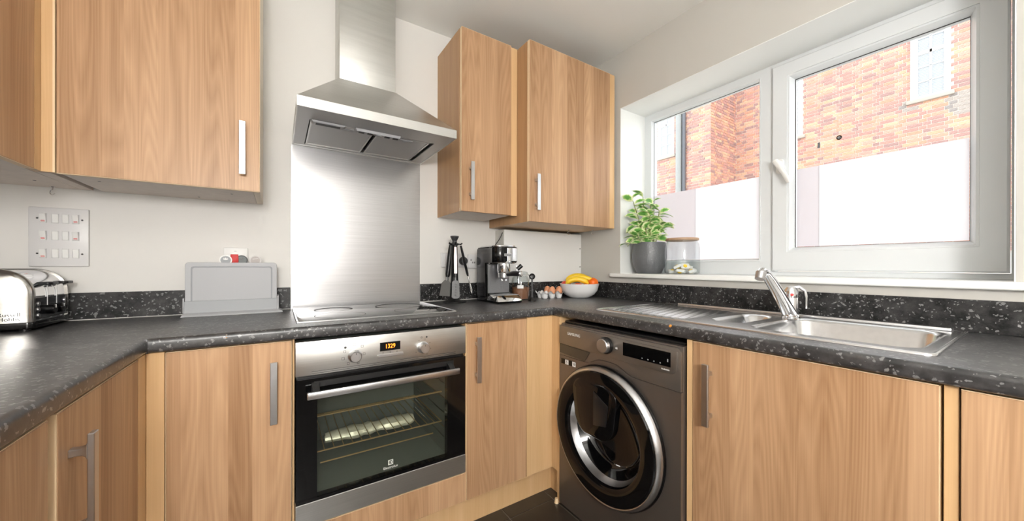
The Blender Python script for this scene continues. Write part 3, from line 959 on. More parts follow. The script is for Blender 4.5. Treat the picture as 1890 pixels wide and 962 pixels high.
k0 = thing('wall_cabinet', 'wooden wall cabinet left of the cooker hood', 'cabinet', (-2.05, -0.15, 1.3738))
part('carcass', B().box(-2.2945, -1.8300, -0.2970, -0.0008, 1.3900, ZT), M['woodplain'], k0)
part('side_panel', B().box(-1.8295, -1.8085, -0.2970, -0.0008, 1.3738, ZT), M['carcass'], k0, bevel=0.001, seg=1)
base_panel(k0, -2.2900, -1.8300, -0.2970, -0.0010, 1.3748)
d = door(k0, -2.2940, -1.8102, YF * 0 - 0.3165, -0.2980, 1.3738, ZT)
edging(d, -1.8100, -1.8088, -0.3155, -0.2980, 1.3738, ZT)
edging(d, -2.2940, -1.8102, -0.3155, -0.2982, 1.3724, 1.3736)
bar_handle(d, (-1.8585, -0.3165, 1.519), (0, -1, 0))
kp = thing('corner_post', 'yellow wooden corner post between the two wall cabinets at left', 'panel', (-2.31, -0.32, 1.3738))
part('front_strip', B().box(-2.3225, -2.3010, -0.3165, -0.2990, 1.3738, ZT), M['woodplain'], kp)
part('edge_band', B().box(-2.3008, -2.2962, -0.3175, -0.2990, 1.3738, ZT), M['edge'], kp)
part('side_strip', B().box(-2.3412, -2.3230, -0.3460, -0.2990, 1.3738, ZT), M['woodplain'], kp)
kl = thing('wall_cabinet', 'wooden wall cabinet on the left wall, in the upper left corner', 'cabinet', (-2.48, -0.4, 1.3738))
part('carcass', B().box(XL + 0.0008, -2.3440, -0.8490, -0.0008, 1.3900, ZT), M['woodplain'], kl)
base_panel(kl, XL + 0.0008, -2.3440, -0.8490, -0.0010, 1.3748)
part('side_panel', B().box(-2.3438, -2.3130, -0.2900, -0.0008, 1.3748, ZT), M['laminate'], kl)
part('gap_shade', B().box(-2.3120, -2.2990, -0.2900, -0.0008, 1.3850, ZT), M['dark'], kl)  # dark strip filling the cabinet gap, its shade put into the colour
d = door(kl, -2.3415, -2.3232, -0.8480, -0.3475, 1.3738, ZT)
edging(d, -2.3415, -2.3240, -0.8480, -0.3475, 1.3724, 1.3736)
bar_handle(d, (-2.3232, -0.800, 1.519), (1, 0, 0))

k1 = thing('wall_cabinet', 'narrow wooden wall cabinet just right of the cooker hood', 'cabinet', (-0.855, -0.15, 1.3756))
part('carcass', B().box(-1.0010, -0.7085, -0.2900, -0.0008, 1.3920, ZT), M['woodside'], k1)
part('side_panel', B().box(-1.0026, -1.0011, -0.2900, -0.0008, 1.3756, ZT), M['woodside'], k1)
part('base_panel', B().box(-1.0010, -0.7085, -0.2900, -0.0010, 1.3760, 1.3915), M['laminate'], k1)
d = door(k1, -0.9995, -0.7095, -0.3110, -0.2925, 1.3756, ZT)
edging(d, -1.0007, -0.9997, -0.3100, -0.2925, 1.3756, ZT)
edging(d, -0.9995, -0.7095, -0.3100, -0.2925, ZT + 0.0002, ZT + 0.0013)
bar_handle(d, (-0.952, -0.3110, 1.525), (0, -1, 0))
part('filler_strip', B().box(-0.7080, -0.6700, -0.3070, -0.2890, 1.3756, ZT - 0.004), M['woodplain'], k1)

Z2, Z2T = 1.3366, 2.2762
k2 = thing('wall_cabinet', 'large square wooden wall cupboard in the corner beside the window', 'cabinet', (-0.345, -0.2, Z2))
part('carcass', B().box(-0.6640, -0.0215, -0.3960, -0.0008, 1.3540, Z2T), M['woodside'], k2)
part('side_panel', B().box(-0.6676, -0.6645, -0.3960, -0.0008, Z2, Z2T), M['woodside'], k2)
part('base_panel', B().box(-0.6640, -0.0215, -0.3960, -0.0010, Z2 + 0.0005, 1.3535), M['woodplain'], k2)
d = door(k2, -0.6660, -0.0640, -0.4174, -0.3985, Z2, Z2T)
edging(d, -0.6673, -0.6662, -0.4164, -0.3985, Z2, Z2T)
edging(d, -0.6660, -0.0640, -0.4164, -0.3985, Z2T + 0.0002, Z2T + 0.0013)
bar_handle(d, (-0.6250, -0.4174, 1.488), (0, -1, 0))
part('filler_strip', B().box(-0.0630, -0.0215, -0.4160, -0.3965, Z2, Z2T), M['woodplain'], k2)
def cup_hook(parent, x, y, z):
    b = B().lathe([(0.007, 0), (0.006, -0.002)], (x, y, z), (0, 0, 1), 12, caps=True)
    pts = [(x, y, z - 0.001), (x, y, z - 0.010)]
    for k in range(10):
        a = R(90 + 27 * k)
        pts.append((x + 0.009 * math.cos(a) * 0.8, y - 0.009 * math.cos(a) * 0.6, z - 0.019 + 0.009 * math.sin(a)))
    b.tube(pts, 0.0014, 6)
    part('cup_hook', b, M['chrome'], parent)
cup_hook(k2, -0.190, -0.190, Z2)
cup_hook(k2, -0.060, -0.275, Z2)
cup_hook(kl, -2.403, -0.020, 1.3738)

# --- steel splashback and cooker hood
tag(part('splashback', B().box(-1.7040, -1.1050, -0.0045, -0.0008, ZC + 0.0003, 1.6560), M['steel_h']), 'brushed steel splashback panel behind the hob', 'splashback')

hx0, hx1, hy, hz, hl = -1.6995, -1.1025, -0.4802, 1.6577, 1.6934
hood = thing('cooker_hood', 'brushed steel chimney cooker hood above the hob', 'hood', (-1.4, -0.24, hz))
cx0, cx1, cyf, cz = -1.5250, -1.2732, -0.148, 1.9467
part('canopy', B().loft([[(hx0, hy, hl), (hx1, hy, hl), (hx1, -0.0052, hl), (hx0, -0.0052, hl)],
                         [(cx0, cyf, cz), (cx1, cyf, cz), (cx1, -0.0052, cz), (cx0, -0.0052, cz)]]), M['steel'], hood, bevel=0.0015, seg=2)
part('chimney', B().box(cx0 + 0.002, cx1 - 0.002, cyf + 0.002, -0.0008, cz - 0.01, ZCEIL - 0.002), M['steel_v'], hood, bevel=0.002)
z9 = hz + 0.004
b = B()
t = 0.004
b.box(hx0, hx1, hy, hy + t, hz, hl); b.box(hx0, hx1, -0.0052 - t, -0.0052, hz, hl)
b.box(hx0, hx0 + t, hy + t, -0.0052 - t, hz, hl); b.box(hx1 - t, hx1, hy + t, -0.0052 - t, hz, hl)
part('rim', b, M['steel'], hood)
FX0, FX1, FY0, FY1 = -1.6530, -1.1560, -0.352, -0.030
b = B()
for (a0, a1, b0, b1) in ((hx0 + t, hx1 - t, hy + t, FY0), (hx0 + t, hx1 - t, FY1, -0.0052 - t), (hx0 + t, FX0, FY0, FY1), (FX1, hx1 - t, FY0, FY1)):
    b.box(a0, a1, b0, b1, z9, z9 + 0.004)
part('underside_plate', b, M['steel_dk'], hood)
part('inner_box', B().box(FX0 - 0.002, FX1 + 0.002, FY0 - 0.002, FY1 + 0.002, z9 + 0.022, z9 + 0.026), M['black'], hood)
for (a0, a1) in ((FX0 + 0.004, -1.4170), (-1.4030, FX1 - 0.020)):
    f = part('grease_filter', B().box(a0 + .004, a1 - .004, FY0 + 0.008, FY1 - 0.008, z9 + 0.003, z9 + 0.010), M['steel_dk'], hood)
    part('filter_frame', B().loft([rect('z', z9 + 0.010, a0, a1, FY0 + 0.004, FY1 - 0.004), rect('z', z9 - 0.001, a0, a1, FY0 + 0.004, FY1 - 0.004),
                                   rect('z', z9 - 0.001, a0 + 0.006, a1 - 0.006, FY0 + 0.010, FY1 - 0.010), rect('z', z9 + 0.010, a0 + 0.006, a1 - 0.006, FY0 + 0.010, FY1 - 0.010)], ring=True), M['steel'], f)
    xm = (a0 + a1) / 2 + 0.01
    part('filter_latch', B().box(xm - 0.032, xm + 0.032, FY0 + 0.020, FY0 + 0.045, z9 - 0.003, z9 + 0.003).box(xm - 0.012, xm + 0.016, FY0 + 0.026, FY0 + 0.036, z9 - 0.005, z9 - 0.003), M['grey'], f, bevel=0.001, seg=1)
b = B().loft([rect('z', z9 - 0.001, -1.4900, -1.3110, -0.3660, -0.3420), rect('z', z9 - 0.012, -1.4860, -1.3150, -0.3630, -0.3450)])
cs = part('control_strip', b, M['grey'], hood)
for k in range(5):
    x = -1.468 + k * 0.034
    part('push_button', B().box(x - 0.011, x + 0.011, -0.3600, -0.3480, z9 - 0.0155, z9 - 0.012), M['black'] if k != 2 else M['grey2'], cs, bevel=0.001, seg=1)
lm = part('lamp_cover', B().loft([rect('z', z9 - 0.001, -1.6480, -1.5250, -0.3640, -0.3280), rect('z', z9 - 0.009, -1.6410, -1.5340, -0.3600, -0.3330)]), M['grey'], hood, bevel=0.002)
part('lamp_lens', B().box(-1.6320, -1.5460, -0.3560, -0.3370, z9 - 0.0105, z9 - 0.009), M['ink'], lm)

# --- hob
hob = thing('hob', 'black ceramic hob with thin steel trims under the hood', 'hob', (-1.409, -0.28, ZC))
part('glass_top', B().box(-1.6940, -1.1240, -0.5080, -0.0600, ZC + 0.0002, ZC + 0.0060), M['hob'], hob, bevel=0.002)
for x in (-1.7010, -1.1235):
    part('side_trim', B().box(x, x + 0.0065, -0.5080, -0.0600, ZC + 0.0002, ZC + 0.0072), M['handle'], hob, bevel=0.001, seg=1)
part('front_trim', B().box(-1.7010, -1.1170, -0.5130, -0.5085, ZC + 0.0002, ZC + 0.0055), M['handle'], hob, bevel=0.001, seg=1)
for (x, y, r) in ((-1.55, -0.40, 0.09), (-1.27, -0.40, 0.075), (-1.55, -0.19, 0.075), (-1.27, -0.19, 0.105)):
    part('heating_zone', B().lathe([(r, 0), (r, 0.0003), (r - 0.0025, 0.0003), (r - 0.0025, 0)], (x, y, ZC + 0.0060), (0, 0, 1), 40), M['ink'], hob)

# ================================================================== OVEN
OY = -0.5906
ox0, ox1 = -1.7060, -1.1110
ov = thing('oven', 'built-in steel electric oven with black glass door', 'oven', (-1.4087, -0.3, 0.262))
b = B()                                              # open-fronted cavity
CX0, CX1, CZ0, CZ1, CYB = -1.6600, -1.1750, 0.3300, 0.6900, -0.12
b.box(ox0 + 0.004, CX0, -0.560, -0.08, 0.262, 0.8580)
b.box(CX1, ox1 - 0.004, -0.560, -0.08, 0.262, 0.8580)
b.box(CX0, CX1, -0.560, -0.08, 0.262, CZ0)
b.box(CX0, CX1, -0.560, -0.08, CZ1, 0.8580)
b.box(CX0, CX1, CYB, -0.08, CZ0, CZ1)
part('cavity', b, M['cavity'], ov)
cp_ = part('control_panel', B().box(ox0, ox1, OY, -0.561, 0.7480, 0.8583), M['steel'], ov, bevel=0.0015)
part('vent_groove', B().box(ox0 + 0.045, ox1 - 0.045, OY - 0.0003, OY + 0.002, 0.7585, 0.7600), M['ink'], cp_)
part('vent_groove', B().box(ox0 + 0.045, ox1 - 0.045, OY - 0.0003, OY + 0.002, 0.7525, 0.7540), M['ink'], cp_)
part('vent_recess', B().box(ox0 + 0.006, ox1 - 0.006, -0.578, -0.561, 0.7372, 0.7478), M['black'], ov)
for x in (-1.531, -1.290):
    k = part('knob', B().lathe([(0.0225, 0), (0.0225, 0.006), (0.0195, 0.008), (0.0180, 0.024), (0.0165, 0.026), (0, 0.026)], (x, OY, 0.794), (0, -1, 0), 28, caps=False), M['handle'], cp_)
    part('knob_mark', B().box(x - 0.0009, x + 0.0009, OY - 0.0264, OY - 0.0255, 0.8020, 0.8085), M['ink'], k)
dp = part('clock_display', B().box(-1.4480, -1.3760, OY - 0.0008, OY + 0.002, 0.7980, 0.8290), M['gblack'], cp_)
text('lettering', '1329', 0.0215, (-1.4120, OY - 0.0012, 0.8135), (1, 0, 0), (0, 0, 1), M['orange_led'], dp, sx=0.85)
part('button_strip', B().box(-1.4560, -1.3660, OY - 0.006, OY, 0.7775, 0.7865), M['handle'], cp_, bevel=0.001, seg=1)
# printed function symbols
sy = B()
def sq(x, z, s=0.004, hollow=True):
    if hollow:
        for (a, c, e, f) in ((-s, s, -s, -s + .001), (-s, s, s - .001, s), (-s, -s + .001, -s, s), (s - .001, s, -s, s)):
            sy.box(x + a, x + c, OY - 0.0004, OY, z + e, z + f)
    else:
        sy.lathe([(s, 0), (s, 0.0004), (0, 0.0004)], (x, OY, z), (0, -1, 0), 12)
sq(-1.561, 0.826, 0.0042, False); sq(-1.533, 0.833); sq(-1.507, 0.824); sq(-1.501, 0.797); sq(-1.563, 0.812); sq(-1.568, 0.789, 0.0045)
sq(-1.552, 0.770); sq(-1.520, 0.768, 0.0035)
sq(-1.276, 0.832, 0.0036, False); sq(-1.296, 0.832, 0.003)
for a in range(0, 300, 45):
    aa = R(a - 60)
    sy.box(-1.290 + 0.031 * math.cos(aa) - .0012, -1.290 + 0.031 * math.cos(aa) + .0012, OY - .0004, OY, 0.794 + 0.031 * math.sin(aa) - .0012, 0.794 + 0.031 * math.sin(aa) + .0012)
for x in (-1.437, -1.412, -1.388):
    sq(x, 0.7915, 0.0015)
part('printed_symbols', sy, M['ink'], cp_, smooth=False)['kind'] = 'stuff'
# door
dr = part('door', B().loft([rect('y', OY + 0.028, ox0 + .001, ox1 - .001, 0.3365, 0.7365), rect('y', OY, ox0 + .001, ox1 - .001, 0.3365, 0.7365),
                            rect('y', OY, -1.6450, -1.1900, 0.3480, 0.6720), rect('y', OY + 0.028, -1.6450, -1.1900, 0.3480, 0.6720)], ring=True), M['gblack'], ov)
part('window', B().box(-1.6455, -1.1895, OY - 0.0008, OY + 0.004, 0.3475, 0.6725), M['ovglass'], dr)
part('bottom_trim', B().box(ox0, ox1, OY - 0.001, OY + 0.028, 0.2625, 0.3362), M['steel'], dr, bevel=0.001, seg=1)
h = part('handle', B().box(-1.6760, -1.1580, -0.6400, -0.6290, 0.6830, 0.7055), M['handle'], dr, bevel=0.003)
for x in (-1.6620, -1.1950):
    part('handle_bracket', B().loft([rect('y', OY, x, x + 0.024, 0.6880, 0.7250), rect('y', -0.6295, x + 0.002, x + 0.022, 0.6860, 0.7035)]), M['black'], h, bevel=0.001, seg=1)
part('top_vent', B().box(-1.655, -1.165, OY - 0.004, OY, 0.7080, 0.7270), M['black'], dr, bevel=0.001, seg=1)
lg = B()
lg.box(-1.4190, -1.4010, OY - 0.0006, OY, 0.3830, 0.4010)
lo = part('logo_square', lg, M['wink'], dr)
mk = B()
mk.lathe([(0.0064, 0), (0.0064, 0.0003), (0.0050, 0.0003), (0.0050, 0)], (-1.4100, OY - 0.0006, 0.3920), (0, -1, 0), 24)
mk.prism([(-1.4142, 0.3920), (-1.4098, 0.3968), (-1.4098, 0.3920)], 'y', OY - 0.0006, OY - 0.0009)
mk.prism([(-1.4142, 0.3920), (-1.4098, 0.3920), (-1.4098, 0.3872)], 'y', OY - 0.0006, OY - 0.0009)
part('logo_mark', mk, M['gblack'], lo, smooth=False)
text('lettering', 'Electrolux', 0.0125, (-1.4100, OY - 0.0006, 0.3745), (1, 0, 0), (0, 0, 1), M['wink'], dr)
# shelves inside
def shelf(z, y0, y1, name='wire_shelf'):
    b = B()
    xa, xb = CX0 + 0.012, CX1 - 0.012
    b.tube([(xa, y0, z), (xb, y0, z)], 0.0028, 6)
    b.tube([(xa, y1, z), (xb, y1, z)], 0.0028, 6)
    b.tube([(xa, y0, z), (xa, y1, z)], 0.0025, 6)
    b.tube([(xb, y0, z), (xb, y1, z)], 0.0025, 6)
    n = 15
    for k in range(1, n):
        x = xa + (xb - xa) * k / n
        b.tube([(x, y0, z + 0.003), (x, y1, z + 0.003)], 0.0016, 5)
    return part(name, b, M['wire'], ov)
shelf(0.585, -0.520, -0.515)
shelf(0.463, -0.520, -0.17)
part('wire_shelf', B().tube([(CX0 + 0.03, -0.525, 0.425), (CX1 - 0.05, -0.525, 0.425)], 0.0025, 6), M['wire'], ov)
rf = random.Random(5)
loops = []
for k in range(16):
    x = -1.600 + 0.345 * k / 15
    r = 0.030 * (1 + 0.18 * rf.uniform(-1, 1)) * (0.75 if k in (0, 15) else 1)
    loops.append([(x + rf.uniform(-.003, .003), -0.36 + 0.035 * math.cos(a) * (r / 0.03), 0.436 + r * 0.72 * math.sin(a) * rf.uniform(0.9, 1.1)) for a in [2 * math.pi * q / 12 for q in range(12)]])
tag(part('foil_roll', B().loft(loops), M['foil'], bevel=0), 'crinkled pale roll lying inside the oven behind its glass', 'foil')
b = B()
for zz in (0.40, 0.44, 0.5, 0.56, 0.62):
    for x in (CX0 + 0.004, CX1 - 0.004):
        b.tube([(x, -0.53, zz), (x, -0.16, zz)], 0.0025, 6)
part('side_runners', b, M['chrome'], ov)

# ================================================================== WASHING MACHINE
WF = -0.6620
wy0, wy1 = -1.2480, -0.6520
wm = thing('washing_machine', 'graphite front-loading washing machine under the worktop', 'washing machine', (-0.36, -0.95, 0))
b = B().box(WF + 0.11, -0.09, wy0, wy1, 0.012, 0.8420)
b.box(WF + 0.012, WF + 0.11, wy0, wy0 + 0.02, 0.012, 0.8420).box(WF + 0.012, WF + 0.11, wy1 - 0.02, wy1, 0.012, 0.8420)
b.box(WF + 0.012, WF + 0.11, wy0 + 0.02, wy1 - 0.02, 0.012, 0.10).box(WF + 0.012, WF + 0.11, wy0 + 0.02, wy1 - 0.02, 0.74, 0.8420)
part('body', b, M['graphite'], wm, bevel=0.003)
part('top', B().box(WF + 0.03, -0.09, wy0 + 0.002, wy1 - 0.002, 0.8425, 0.8520), M['black'], wm, bevel=0.003)
# front sheet with a dipped upper edge around the door
ctr_y, ctr_z = -0.9300, 0.4370
def seam(y):
    t = (wy1 - y) / (wy1 - wy0)
    zb = 0.698 - 0.004 * t
    return zb + 0.030 * math.exp(-((y - ctr_y + 0.01) / 0.085) ** 4)
ys = [wy0 + (wy1 - wy0) * k / 40 for k in range(41)]
angs = sorted([2 * math.pi * k / 90 for k in range(90)] + [math.atan2(z - ctr_z, y - ctr_y) % (2 * math.pi) for y in (wy0, wy1) for z in (0.014, seam(y) - 0.0008)])
def edge_of(a):
    c, s_ = math.cos(a), math.sin(a)
    t = 10
    if c > 1e-6: t = min(t, (wy1 - ctr_y) / c)
    if c < -1e-6: t = min(t, (wy0 - ctr_y) / c)
    if s_ < -1e-6: t = min(t, (0.014 - ctr_z) / s_)
    if s_ > 0.05:
        u = 0.1
        while u < t:
            if ctr_z + u * s_ > seam(ctr_y + u * c) - 0.0008:
                t = u
            u += 0.0004
    return ctr_y + t * c, ctr_z + t * s_
eg = [edge_of(a) for a in angs]
ci = [(ctr_y + 0.25 * math.cos(a), ctr_z + 0.25 * math.sin(a)) for a in angs]
part('front_panel', B().loft([[(WF, *p) for p in ci], [(WF, *p) for p in eg], [(WF + .0118, *p) for p in eg], [(WF + .0118, *p) for p in ci]], ring=True), M['graphite'], wm, sharp=30)
fas = [(y, seam(y) + 0.0008) for y in ys]
part('fascia', B().prism(fas + [(wy1, 0.826), (wy1 - 0.012, 0.838), (wy0 + 0.012, 0.838), (wy0, 0.826)], 'x', WF - 0.001, WF + 0.0116), M['graphite2'], wm, bevel=0.002)
# control strip: raised band with the dial and the display
cs = part('control_strip', B().prism([(wy1 - 0.004, 0.752), (-0.846, 0.746), (wy0 + 0.028, 0.748), (wy0 + 0.012, 0.762), (wy0 + 0.012, 0.826), (wy1 - 0.004, 0.834)], 'x', WF - 0.006, WF - 0.0012), M['graphite2'], wm, bevel=0.002)
part('drawer', B().prism([(wy1 - 0.004, 0.708), (-0.816, 0.700), (-0.846, 0.744), (wy1 - 0.004, 0.750)], 'x', WF - 0.0035, WF - 0.0012), plain('drawer_recess', sr(92, 88, 80), 0.35, 0.7), wm, bevel=0.001, seg=1)
dl = part('dial', B().lathe([(0.0330, 0), (0.0330, 0.010), (0.0300, 0.012)], (WF - 0.006, -0.939, 0.792), (-1, 0, 0), 36, caps=True), M['black'], cs)
dk = part('dial_cap', B().lathe([(0.0290, 0.012), (0.0280, 0.026), (0.0255, 0.0285), (0, 0.0285)], (WF - 0.006, -0.939, 0.792), (-1, 0, 0), 36), M['handle'], dl)
ds = part('display', B().box(WF - 0.0075, WF - 0.006, -1.2150, -1.0200, 0.7700, 0.8190), M['gblack'], cs, bevel=0.0005, seg=1)
b = B()
for k in range(4):
    y = -1.105 - k * 0.024
    b.box(WF - 0.0080, WF - 0.0075, y - 0.002, y + 0.002, 0.7755, 0.7795)
b.box(WF - 0.0080, WF - 0.0075, -1.207, -1.203, 0.786, 0.796)
part('touch_marks', b, M['grey2'], ds, smooth=False)
text('lettering', 'SAMSUNG', 0.0175, (WF - 0.0066, -0.752, 0.8030), (0, -1, 0), (0, 0, 1), M['wink'], cs, sx=1.0)
text('lettering', 'EcoBubble', 0.0070, (WF - 0.0066, -1.196, 0.7590), (0, -1, 0), (0, 0, 1), M['wink'], cs)
b = B()
b.prism([(-0.9815, 0.790), (-0.9890, 0.786), (-0.9890, 0.794)], 'x', WF - 0.0066, WF - 0.006)
b.box(WF - 0.0066, WF - 0.006, -0.9930, -0.9910, 0.786, 0.794)
b.box(WF - 0.0066, WF - 0.006, -0.8920, -0.8890, 0.795, 0.798)
part('play_mark', b, M['wink'], cs, smooth=False)
st = part('sticker', B().box(WF - 0.0006, WF, -0.7600, -0.6640, 0.6600, 0.6830), M['gblack'], wm)
part('sticker_badge', B().box(WF - 0.0009, WF - 0.0006, -0.7130, -0.6910, 0.6610, 0.6820), M['wink'], st)
part('sticker_badge', B().box(WF - 0.0009, WF - 0.0006, -0.7590, -0.7370, 0.6610, 0.6820), M['wink'], st)
text('lettering', '5', 0.0170, (WF - 0.0012, -0.7015, 0.6715), (0, -1, 0), (0, 0, 1), M['ink'], st)
text('lettering', '10', 0.0150, (WF - 0.0012, -0.7480, 0.6715), (0, -1, 0), (0, 0, 1), M['ink'], st)
# round door
AX = (-1, 0, 0)
O3 = (WF, ctr_y, ctr_z)
dw = part('door', B().lathe([(0.252, 0.0), (0.268, 0.002), (0.271, 0.008), (0.268, 0.016)], O3, AX, 72), M['gblack'], wm)
part('chrome_ring', B().lathe([(0.268, 0.010), (0.265, 0.020), (0.258, 0.034), (0.253, 0.037), (0.2505, 0.036)], O3, AX, 72), M['handle'], dw)
part('outer_glass', B().lathe([(0.2505, 0.036), (0.246, 0.040), (0.215, 0.043), (0.195, 0.040), (0.186, 0.034), (0.182, 0.022)], O3, AX, 72), M['gblack'], dw)
part('steel_lip', B().lathe([(0.182, 0.022), (0.176, 0.006), (0.169, -0.006)], O3, AX, 72), M['handle'], dw)
part('glass_bowl', B().lathe([(0.169, -0.006), (0.150, -0.036), (0.140, -0.050), (0.120, -0.064), (0.0, -0.072)], O3, AX, 64), M['gblack'], dw)
part('bowl_ring', B().lathe([(0.1365, -0.0505), (0.1345, -0.0490), (0.1325, -0.0515)], O3, AX, 64), M['chrome'], dw)
ad = []
for (y, z) in rrect(0, 0, 0.118, 0.112, 0.060, 7):
    k = 1.0 - 0.26 * max(0, -z) / 0.112                 # narrower towards its foot
    ad.append((ctr_y + 0.030 + y * k, ctr_z + 0.098 + z))
af = part('add_door', B().loft([[(WF - 0.012, y, z) for (y, z) in ad], [(WF - 0.040, y, z) for (y, z) in ad],
                                [(WF - 0.046, ctr_y + .030 + (y - ctr_y - .030) * 0.90, ctr_z + .098 + (z - ctr_z - .098) * 0.90) for (y, z) in ad]]), M['gblack'], dw, bevel=0.002)
part('add_handle', B().prism([(ctr_y + 0.02, ctr_z + 0.175), (ctr_y - 0.055, ctr_z + 0.135), (ctr_y - 0.045, ctr_z + 0.055), (ctr_y + 0.020, ctr_z + 0.040)], 'x', WF - 0.0465, WF - 0.050), M['black'], af, bevel=0.003)
for (y, x) in ((wy0 + 0.05, WF + 0.06), (wy1 - 0.05, WF + 0.06), (wy0 + 0.05, -0.14), (wy1 - 0.05, -0.14)):
    part('foot', B().cyl((x, y, 0), (x, y, 0.014), 0.02), M['black'], wm)

# ================================================================== SINK AND TAP
sx0, sx1, sy0, sy1 = -0.5650, -0.0400, -1.7720, -0.7730
sk = thing('sink', 'stainless steel sink with ribbed drainer and small half bowl', 'sink', (-0.30, -1.27, ZC))
ST_ = ZC + 0.0035
MB0 = (-0.312, -1.555, 0.198, 0.188)                 # main bowl centre and half sizes
HB0 = (-0.300, -1.272, 0.150, 0.058)                 # half bowl
def bowl(name, c, top, depth, rr, inset):
    cx, cy, hx, hy = c
    prof = [(0.0, top, 0), (0.006, top - 0.002, 0), (0.012, top - 0.010, 0), (inset, top - depth + 0.02, 0), (inset + 0.02, top - depth, 0)]
    loops = [[(x, y, z) for (x, y) in rrect(cx, cy, hx - d, hy - d, max(rr - d * 0.5, 0.01), 6)] for (d, z, _) in prof]
    b = B().loft(loops, caps=False)
    b.bm.faces.new([v for v in b.bm.verts][-len(loops[0]):])
    return part(name, b, M['sink'], sk, sharp=50)
bowl('main_bowl', MB0, ST_, 0.165, 0.055, 0.030)
bowl('half_bowl', HB0, ST_, 0.050, 0.045, 0.020)
def cell(b, x0, x1, y0, y1, hole, z):
    """flat sheet between a rectangle and a rounded hole"""
    cx, cy, hx, hy = hole[:4]
    pts = rrect(cx, cy, hx, hy, hole[4], 6)
    q = len(pts) // 4
    cor = [(x1, y1), (x0, y1), (x0, y0), (x1, y0)]
    vin = [b.bm.verts.new((p[0], p[1], z)) for p in pts]
    vo = [b.bm.verts.new((p[0], p[1], z)) for p in cor]
    for k in range(4):
        seg = vin[k * q:(k + 1) * q]
        for i in range(len(seg) - 1):
            b.bm.faces.new((vo[k], seg[i + 1], seg[i]))
        nx = vin[((k + 1) * q) % len(vin)]
        b.bm.faces.new((vo[k], vo[(k + 1) % 4], nx, seg[-1]))
b = B()
e = 0.010
cell(b, sx0 + e, sx1 - e, sy0 + e, -1.3480, MB0 + (0.055,), ST_)
cell(b, sx0 + e, sx1 - e, -1.3480, -1.1950, HB0 + (0.045,), ST_)
# ribbed drainer: height field
nu, nv = 120, 26
grid = []
for i in range(nu + 1):
    row = []
    y = -1.1950 + (sy1 - e + 1.1950) * i / nu
    for j in range(nv + 1):
        x = sx0 + e + (sx1 - sx0 - 2 * e) * j / nv
        fx = min(1, max(0, (x - sx0 - 0.045) / 0.05)) * min(1, max(0, (sx1 - 0.085 - x) / 0.05))
        fy = min(1, max(0, (y + 1.175) / 0.03)) * min(1, max(0, (-0.80 - y) / 0.03))
        ph = (y - 0.23 * (x + 0.30)) / 0.034
        hgt = -0.0060 + 0.0085 * (0.5 + 0.5 * math.cos(2 * math.pi * ph)) ** 2
        row.append(b.bm.verts.new((x, y, ST_ + hgt * fx * fy)))
    grid.append(row)
for i in range(nu):
    for j in range(nv):
        b.bm.faces.new((grid[i][j], grid[i][j + 1], grid[i + 1][j + 1], grid[i + 1][j]))
# rolled outer rim
ro = lambda d, z: [(p[0], p[1], z) for p in rrect((sx0 + sx1) / 2, (sy0 + sy1) / 2, (sx1 - sx0) / 2 - d, (sy1 - sy0) / 2 - d, max(0.022 - d, 0.012), 5)]
part('top_sheet', b, M['sink'], sk, sharp=60)
b = B().loft([ro(0.0, ZC + 0.0004), ro(0.0005, ZC + 0.0040), ro(0.003, ZC + 0.0062), ro(0.007, ZC + 0.0058), ro(0.0112, ST_ - 0.0004)], caps=False)
part('rim', b, M['sink'], sk, sharp=60)
part('back_ledge', B().box(sx1 - 0.045, sx1 - 0.006, sy0 + 0.03, sy1 - 0.10, ST_ + 0.0002, ST_ + 0.010), M['sink'], sk, bevel=0.004, seg=3)
part('drain', B().lathe([(0.042, 0), (0.040, 0.002), (0.030, 0.001), (0.0, -0.002)], (MB0[0], MB0[1], ST_ - 0.1645), (0, 0, 1), 28), M['chrome'], sk)

tp = thing('mixer_tap', 'chrome mixer tap with a slanted spout behind the sink', 'tap', (-0.165, -1.372, ST_))
tx, ty, tz = -0.165, -1.372, ST_
part('body', B().lathe([(0.029, 0.0), (0.029, 0.004), (0.0245, 0.008), (0.0235, 0.075), (0.0225, 0.078)], (tx, ty, tz), (0, 0, 1), 28, caps=True), M['chrome'], tp)
b = B()
sp_ = [(tx - 0.002, ty + 0.002, tz + 0.016), (tx - 0.055, ty + 0.001, tz + 0.058), (tx - 0.120, ty, tz + 0.108), (tx - 0.180, ty, tz + 0.152), (tx - 0.212, ty, tz + 0.172), (tx - 0.232, ty, tz + 0.176), (tx - 0.244, ty, tz + 0.168)]
b.tube(sp_, [0.0240, 0.0225, 0.0200, 0.0180, 0.0165, 0.0155, 0.0140], seg=16, flat=0.80, side=(0, 1, 0))
so = part('spout', b, M['chrome'], tp)
part('aerator', B().cyl((tx - 0.240, ty, tz + 0.172), (tx - 0.252, ty, tz + 0.150), 0.0155, 0.0140, 18), M['handle'], so)
b = B().lathe([(0.0235, 0.0785), (0.0240, 0.090), (0.0220, 0.104), (0.0150, 0.116), (0.0, 0.120)], (tx, ty, tz), (0, 0, 1), 28)
ld = part('lever_head', b, M['chrome'], tp)
part('red_dot', B().lathe([(0.0055, 0), (0.0045, 0.001), (0, 0.0013)], (tx - 0.0215, ty - 0.011, tz + 0.090), (-0.88, -0.46, 0.05), 14), M['red'], ld)
b = B()
b.tube([(tx + 0.004, ty - 0.004, tz + 0.112), (tx + 0.012, ty - 0.020, tz + 0.118), (tx + 0.018, ty - 0.036, tz + 0.104), (tx + 0.020, ty - 0.041, tz + 0.078), (tx + 0.020, ty - 0.041, tz + 0.040)],
       [0.010, 0.010, 0.0095, 0.009, 0.0075], seg=12, flat=0.6, side=(1, 0.3, 0))
part('lever', b, M['chrome'], ld)

